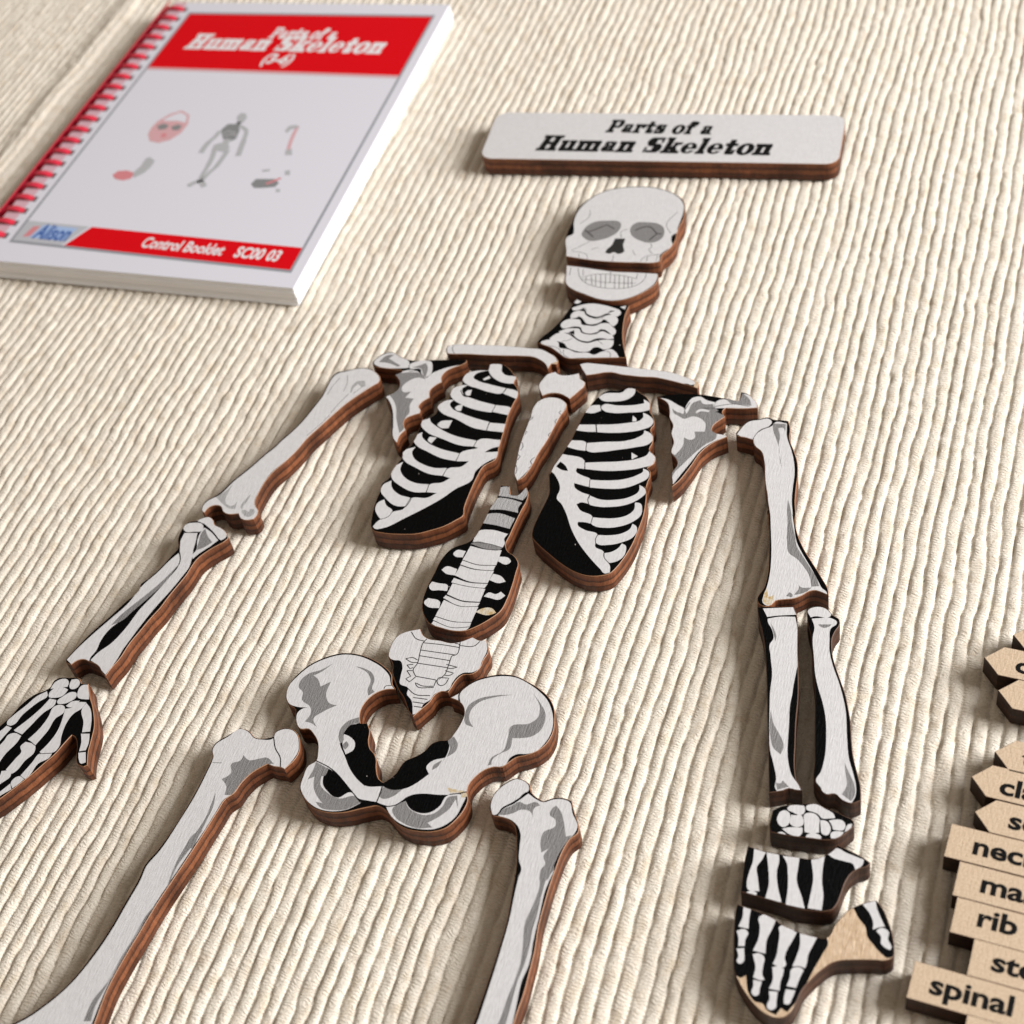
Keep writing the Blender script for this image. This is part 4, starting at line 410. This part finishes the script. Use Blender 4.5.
bp([[-150.32, 136.45], [-148.61, 137.75], [-145.4, 137.48], [-143.66, 135.37], [-144.86, 133.01], [-147.32, 133.34], [-149.67, 134.24]],'print_midgrey',sd,.06,'hip')
ad=brib([[-124.08, 149.7], [-123.55, 144.02], [-122.43, 137.93], [-120.95, 133.61]],1.3,'print_pink',cover,.03,'arm_drawing')
bp([[-127.64, 146.51], [-127.37, 149.41], [-124.68, 150.22], [-123.24, 148.62], [-125.56, 147.84], [-126.44, 145.47]],'print_midgrey',ad,.05,'shoulder')
bp([[-122.82, 136.21], [-120.89, 136.95], [-119.52, 133.75], [-122.02, 133.51]],'print_midgrey',ad,.05,'elbow')
hd=bp([[-127.44, 117.18], [-126.83, 119.93], [-123.29, 120.29], [-120.11, 120.61], [-117.81, 118.71], [-118.32, 116.53], [-122.65, 115.54], [-125.47, 115.25]],'print_grey',cover,.03,'hand_drawing')
brib([[-122.15, 117.73], [-120.01, 119.55], [-118.22, 121.34]],1.0,'print_rose',hd,.06,'thumb')
bp([[-118.38, 125.1], [-116.84, 125.8], [-115.73, 123.21], [-117.49, 123.03]],'print_midgrey',hd,.05,'finger_tip')
bp([[-117.53, 115.55], [-116.13, 115.7], [-115.48, 114.18], [-116.87, 114.03]],'print_midgrey',hd,.05,'finger_tip')
bp([[-126.77, 124.81], [-124.16, 125.61], [-123.7, 124.57], [-125.96, 123.8]],'print_midgrey',hd,.05,'finger_tip')
# red comb: a round spine along the left edge and a curved tooth through every hole
up=bq(-MXl,0)-bq(-MXl,1); up/=np.hypot(*up); rt=np.array([up[1],-up[0]])
def tube(pts,r,n=10):
    P=[Vector(p) for p in pts]; V=[];F=[]
    for i,p in enumerate(P):
        d=(P[min(i+1,len(P)-1)]-P[max(i-1,0)]).normalized(); a=d.cross(Vector((up[0],up[1],.01))).normalized(); b=d.cross(a)
        V+=[tuple((p+a*(r[0]*math.cos(2*math.pi*k/n))+b*(r[1]*math.sin(2*math.pi*k/n)))*MM) for k in range(n)]
    for i in range(len(P)-1):
        for k in range(n): F.append([i*n+k,i*n+(k+1)%n,(i+1)*n+(k+1)%n,(i+1)*n+k])
    F+=[list(range(n))[::-1],[(len(P)-1)*n+k for k in range(n)]]
    return V,F
cb=None
# spine: open half tube swept along the edge
NT=22; a0=-MXl-.004
prof=[(4.2*math.cos(t)+.1,4.4+3.9*math.sin(t)) for t in np.linspace(math.radians(120),math.radians(262),12)]
V=[];F=[]
ends=[bq(a0,-MT-.0),bq(a0,1+.02)]
for e in ends:
    for rr in (0,.5):
        V+=[((e[0]+rt[0]*(x*(1-rr*.2)))*MM,(e[1]+rt[1]*(x*(1-rr*.2)))*MM,(zz+(4.4-zz)*rr*.2)*MM) for x,zz in prof]
m=len(prof)
for i in range(m-1):
    F+=[[i,i+1,2*m+i+1,2*m+i],[m+i,3*m+i,3*m+i+1,m+i+1]]
F+=[[0,2*m,3*m,m],[m-1,2*m-1,4*m-1,3*m-1]]
for base in (0,2*m): F+=[[base+i,base+m+i,base+m+i+1,base+i+1] for i in range(m-1)]
cb=mesh('comb_binding',V,F,['comb_red'],None,bk,True)
for k in range(NT):
    b=-MT+.012+(1+MT+.0)*(k+.5)/NT
    e=bq(a0,b)
    pts=[]
    for t in np.linspace(math.radians(125),math.radians(40),9):
        x=5.0*math.cos(t)+2.6; zz=4.6+3.3*math.sin(t)
        pts.append((e[0]+rt[0]*x,e[1]+rt[1]*x,zz))
    x=6.6; pts.append((e[0]+rt[0]*x,e[1]+rt[1]*x,HB-.3))
    V,F=tube(pts,(.45,1.2))
    mesh('comb_tooth',V,F,['comb_red'],None,cb,True)
    hx=np.array([e[0]+rt[0]*6.7,e[1]+rt[1]*6.7])
    q=[hx+rt*a+up*c for a,c in ((-.7,-1.4),(1.1,-1.4),(1.1,1.4),(-.7,1.4))]
    flatpoly('punched_hole',q,'hole',cover,.02)

# ------------------------------------------------------------------ ribbed rug
X0,X1,Y0,Y1=-385.,240.,-225.,315.
nx=int((X1-X0)/.30); ny=int((Y1-Y0)/.52)
xs=np.linspace(X0,X1,nx); ys=np.linspace(Y0,Y1,ny)
def vnoise(sd,x,y,steep=0):
    g=np.random.default_rng(sd).random((512,512),dtype=np.float32)
    xi=np.floor(x).astype(int); yi=np.floor(y).astype(int); fx=x-xi; fy=y-yi
    if steep: fy=np.clip((fy-.5)*steep+.5,0,1)
    fx=fx*fx*(3-2*fx); fy=fy*fy*(3-2*fy)
    a=g[xi%512,yi%512];b=g[(xi+1)%512,yi%512];c=g[xi%512,(yi+1)%512];e=g[(xi+1)%512,(yi+1)%512]
    return (a*(1-fx)+b*fx)*(1-fy)+(c*(1-fx)+e*fx)*fy
gx,gy=np.meshgrid(xs,ys,indexing='ij')
PER=3.2
wob=(vnoise(1,gx/40+40,gy/60+40)-.5)*2.0+(vnoise(2,gx/11+90,gy/17+90)-.5)*.8+(vnoise(3,gx/4+200,gy/4+90)-.5)*.40
wob+=(vnoise(8,gx/13+60,gy/21+60+.13*vnoise(9,gx/9+20,gy/50+20),6)-.5)*.45
wob+=(vnoise(12,gx/4.1+10,gy/16+60+.9*vnoise(13,gx/3.3+20,gy/50+20),5)-.5)*.6
q=(gx+wob)/PER; k=np.floor(q); uu=q-k
prof=(1-np.abs(2*uu-1)**2.5)**.58
hk=vnoise(4,k*7.31+300,gy/11+300); hk2=vnoise(5,k*3.77+300+1.1*uu,gy/2.3+100); hk3=vnoise(10,k*5.3+70,gy/15+70+.05*uu,9); hk4=vnoise(11,k*2.9+70+1.6*uu,gy/1.2+30)
zz=prof*(.82+.22*(hk-.5)+.34*(hk2-.5)+.36*(hk3-.5)+.17*(hk4-.5))+prof*.06*np.sin(2*math.pi*(gy/1.12+1.3*(uu-.5)**2+.25*uu+2.2*vnoise(6,k*5.1+9,gy/6+50)))
zz+=(vnoise(7,gx/60+20,gy/75+20)-.5)*.6
ridge=(gx+231+.02*gy); zz+=2.3*np.exp(-(ridge/5.)**2)*np.clip((gx+330)/60,0,1)*np.clip((gy+40)/60,0,1)
zz-=1.22
verts=np.stack([gx,gy,zz],-1).reshape(-1,3)*MM
me=bpy.data.meshes.new('rug'); me.vertices.add(nx*ny); me.vertices.foreach_set('co',verts.astype(np.float32).ravel())
ii,jj=np.meshgrid(np.arange(nx-1),np.arange(ny-1),indexing='ij'); b0=(ii*ny+jj).ravel()
quads=np.stack([b0,b0+ny,b0+ny+1,b0+1],1).astype(np.int32)
me.loops.add(quads.size); me.loops.foreach_set('vertex_index',quads.ravel())
me.polygons.add(len(quads)); me.polygons.foreach_set('loop_start',np.arange(0,quads.size,4,dtype=np.int32)); me.polygons.foreach_set('use_smooth',np.ones(len(quads),bool))
me.update(calc_edges=True)
m,nt,b=newmat('cream_yarn')
v=mapped(nt,(330,190,330)); f1=noise(nt,v,1,4,.6)
col=ramp(nt,f1,[(.3,(.70,.605,.475)),(.45,(.795,.72,.605)),(.7,(.86,.795,.69))])
f2=noise(nt,mapped(nt,(1500,2600,1500)),1,3,.6)
mx=N(nt,'ShaderNodeMixRGB',blend_type='MULTIPLY'); mx.inputs['Fac'].default_value=.55
nt.links.new(col,mx.inputs['Color1']); c2=ramp(nt,f2,[(.3,(.80,.77,.72)),(.65,(1,1,1))]); nt.links.new(c2,mx.inputs['Color2'])
nt.links.new(mx.outputs['Color'],b.inputs['Base Color'])
b.inputs['Roughness'].default_value=.9; b.inputs['Specular IOR Level'].default_value=.12
b.inputs['Sheen Weight'].default_value=.15
f3=noise(nt,mapped(nt,(900,1500,900)),1,6,.75)
tc=N(nt,'ShaderNodeTexCoord'); sp=N(nt,'ShaderNodeSeparateXYZ'); nt.links.new(tc.outputs['Object'],sp.inputs[0])
f4=noise(nt,tc.outputs['Object'],330,3,.6)
a1=N(nt,'ShaderNodeMath',operation='MULTIPLY'); nt.links.new(sp.outputs['Y'],a1.inputs[0]); a1.inputs[1].default_value=2*math.pi/.00082
a2=N(nt,'ShaderNodeMath',operation='MULTIPLY_ADD'); nt.links.new(f4,a2.inputs[0]); a2.inputs[1].default_value=24; nt.links.new(a1.outputs[0],a2.inputs[2])
sn=N(nt,'ShaderNodeMath',operation='SINE'); nt.links.new(a2.outputs[0],sn.inputs[0])
hs=N(nt,'ShaderNodeMath',operation='MULTIPLY_ADD'); nt.links.new(sn.outputs[0],hs.inputs[0]); hs.inputs[1].default_value=.2; nt.links.new(f3,hs.inputs[2])
bump(nt,b,hs.outputs[0],.55,.0009)
MATS['rug']=m; me.materials.append(m)
rug=link('rug',me); rug['kind']='structure'

# ------------------------------------------------------------------ light: one large window at the right, soft room light
def lamp(name,loc,target,size,sizey,power,col):
    L=bpy.data.lights.new(name,'AREA'); L.shape='RECTANGLE'; L.size=size; L.size_y=sizey; L.energy=power; L.color=col
    o=bpy.data.objects.new(name,L); C.objects.link(o); o.location=loc
    o.rotation_euler=(Vector(target)-Vector(loc)).to_track_quat('-Z','Y').to_euler(); return o
lamp('window_light',(1.30,.23,.74),(0,0,0),.74,.8,47,(.985,.985,1.0))
w=bpy.data.worlds.new('World'); sc.world=w; w.use_nodes=True
bg=w.node_tree.nodes['Background']; bg.inputs['Color'].default_value=(1.0,.84,.69,1); bg.inputs['Strength'].default_value=.28

# ------------------------------------------------------------------ camera
CAM=[[0.12669, -0.2444, 0.3], [[0.941535, -0.129191, 0.311161], [0.300099, 0.741378, -0.600249], [-0.153141, 0.658535, 0.736804]]]
cd=bpy.data.cameras.new('camera'); cam=bpy.data.objects.new('camera',cd); C.objects.link(cam)
R=Matrix(CAM[1]).to_4x4(); cam.matrix_world=Matrix.Translation(Vector(CAM[0]))@R
cd.sensor_width=36; cd.lens=36*1555.7/1024; cd.clip_start=.01; cd.clip_end=50
cd.dof.use_dof=True; cd.dof.focus_distance=.372; cd.dof.aperture_fstop=18
sc.camera=cam
vs=sc.view_settings; vs.view_transform='Standard'; vs.look='None'; vs.exposure=0; vs.gamma=1
try: vs.use_curve_mapping=False
except Exception: pass
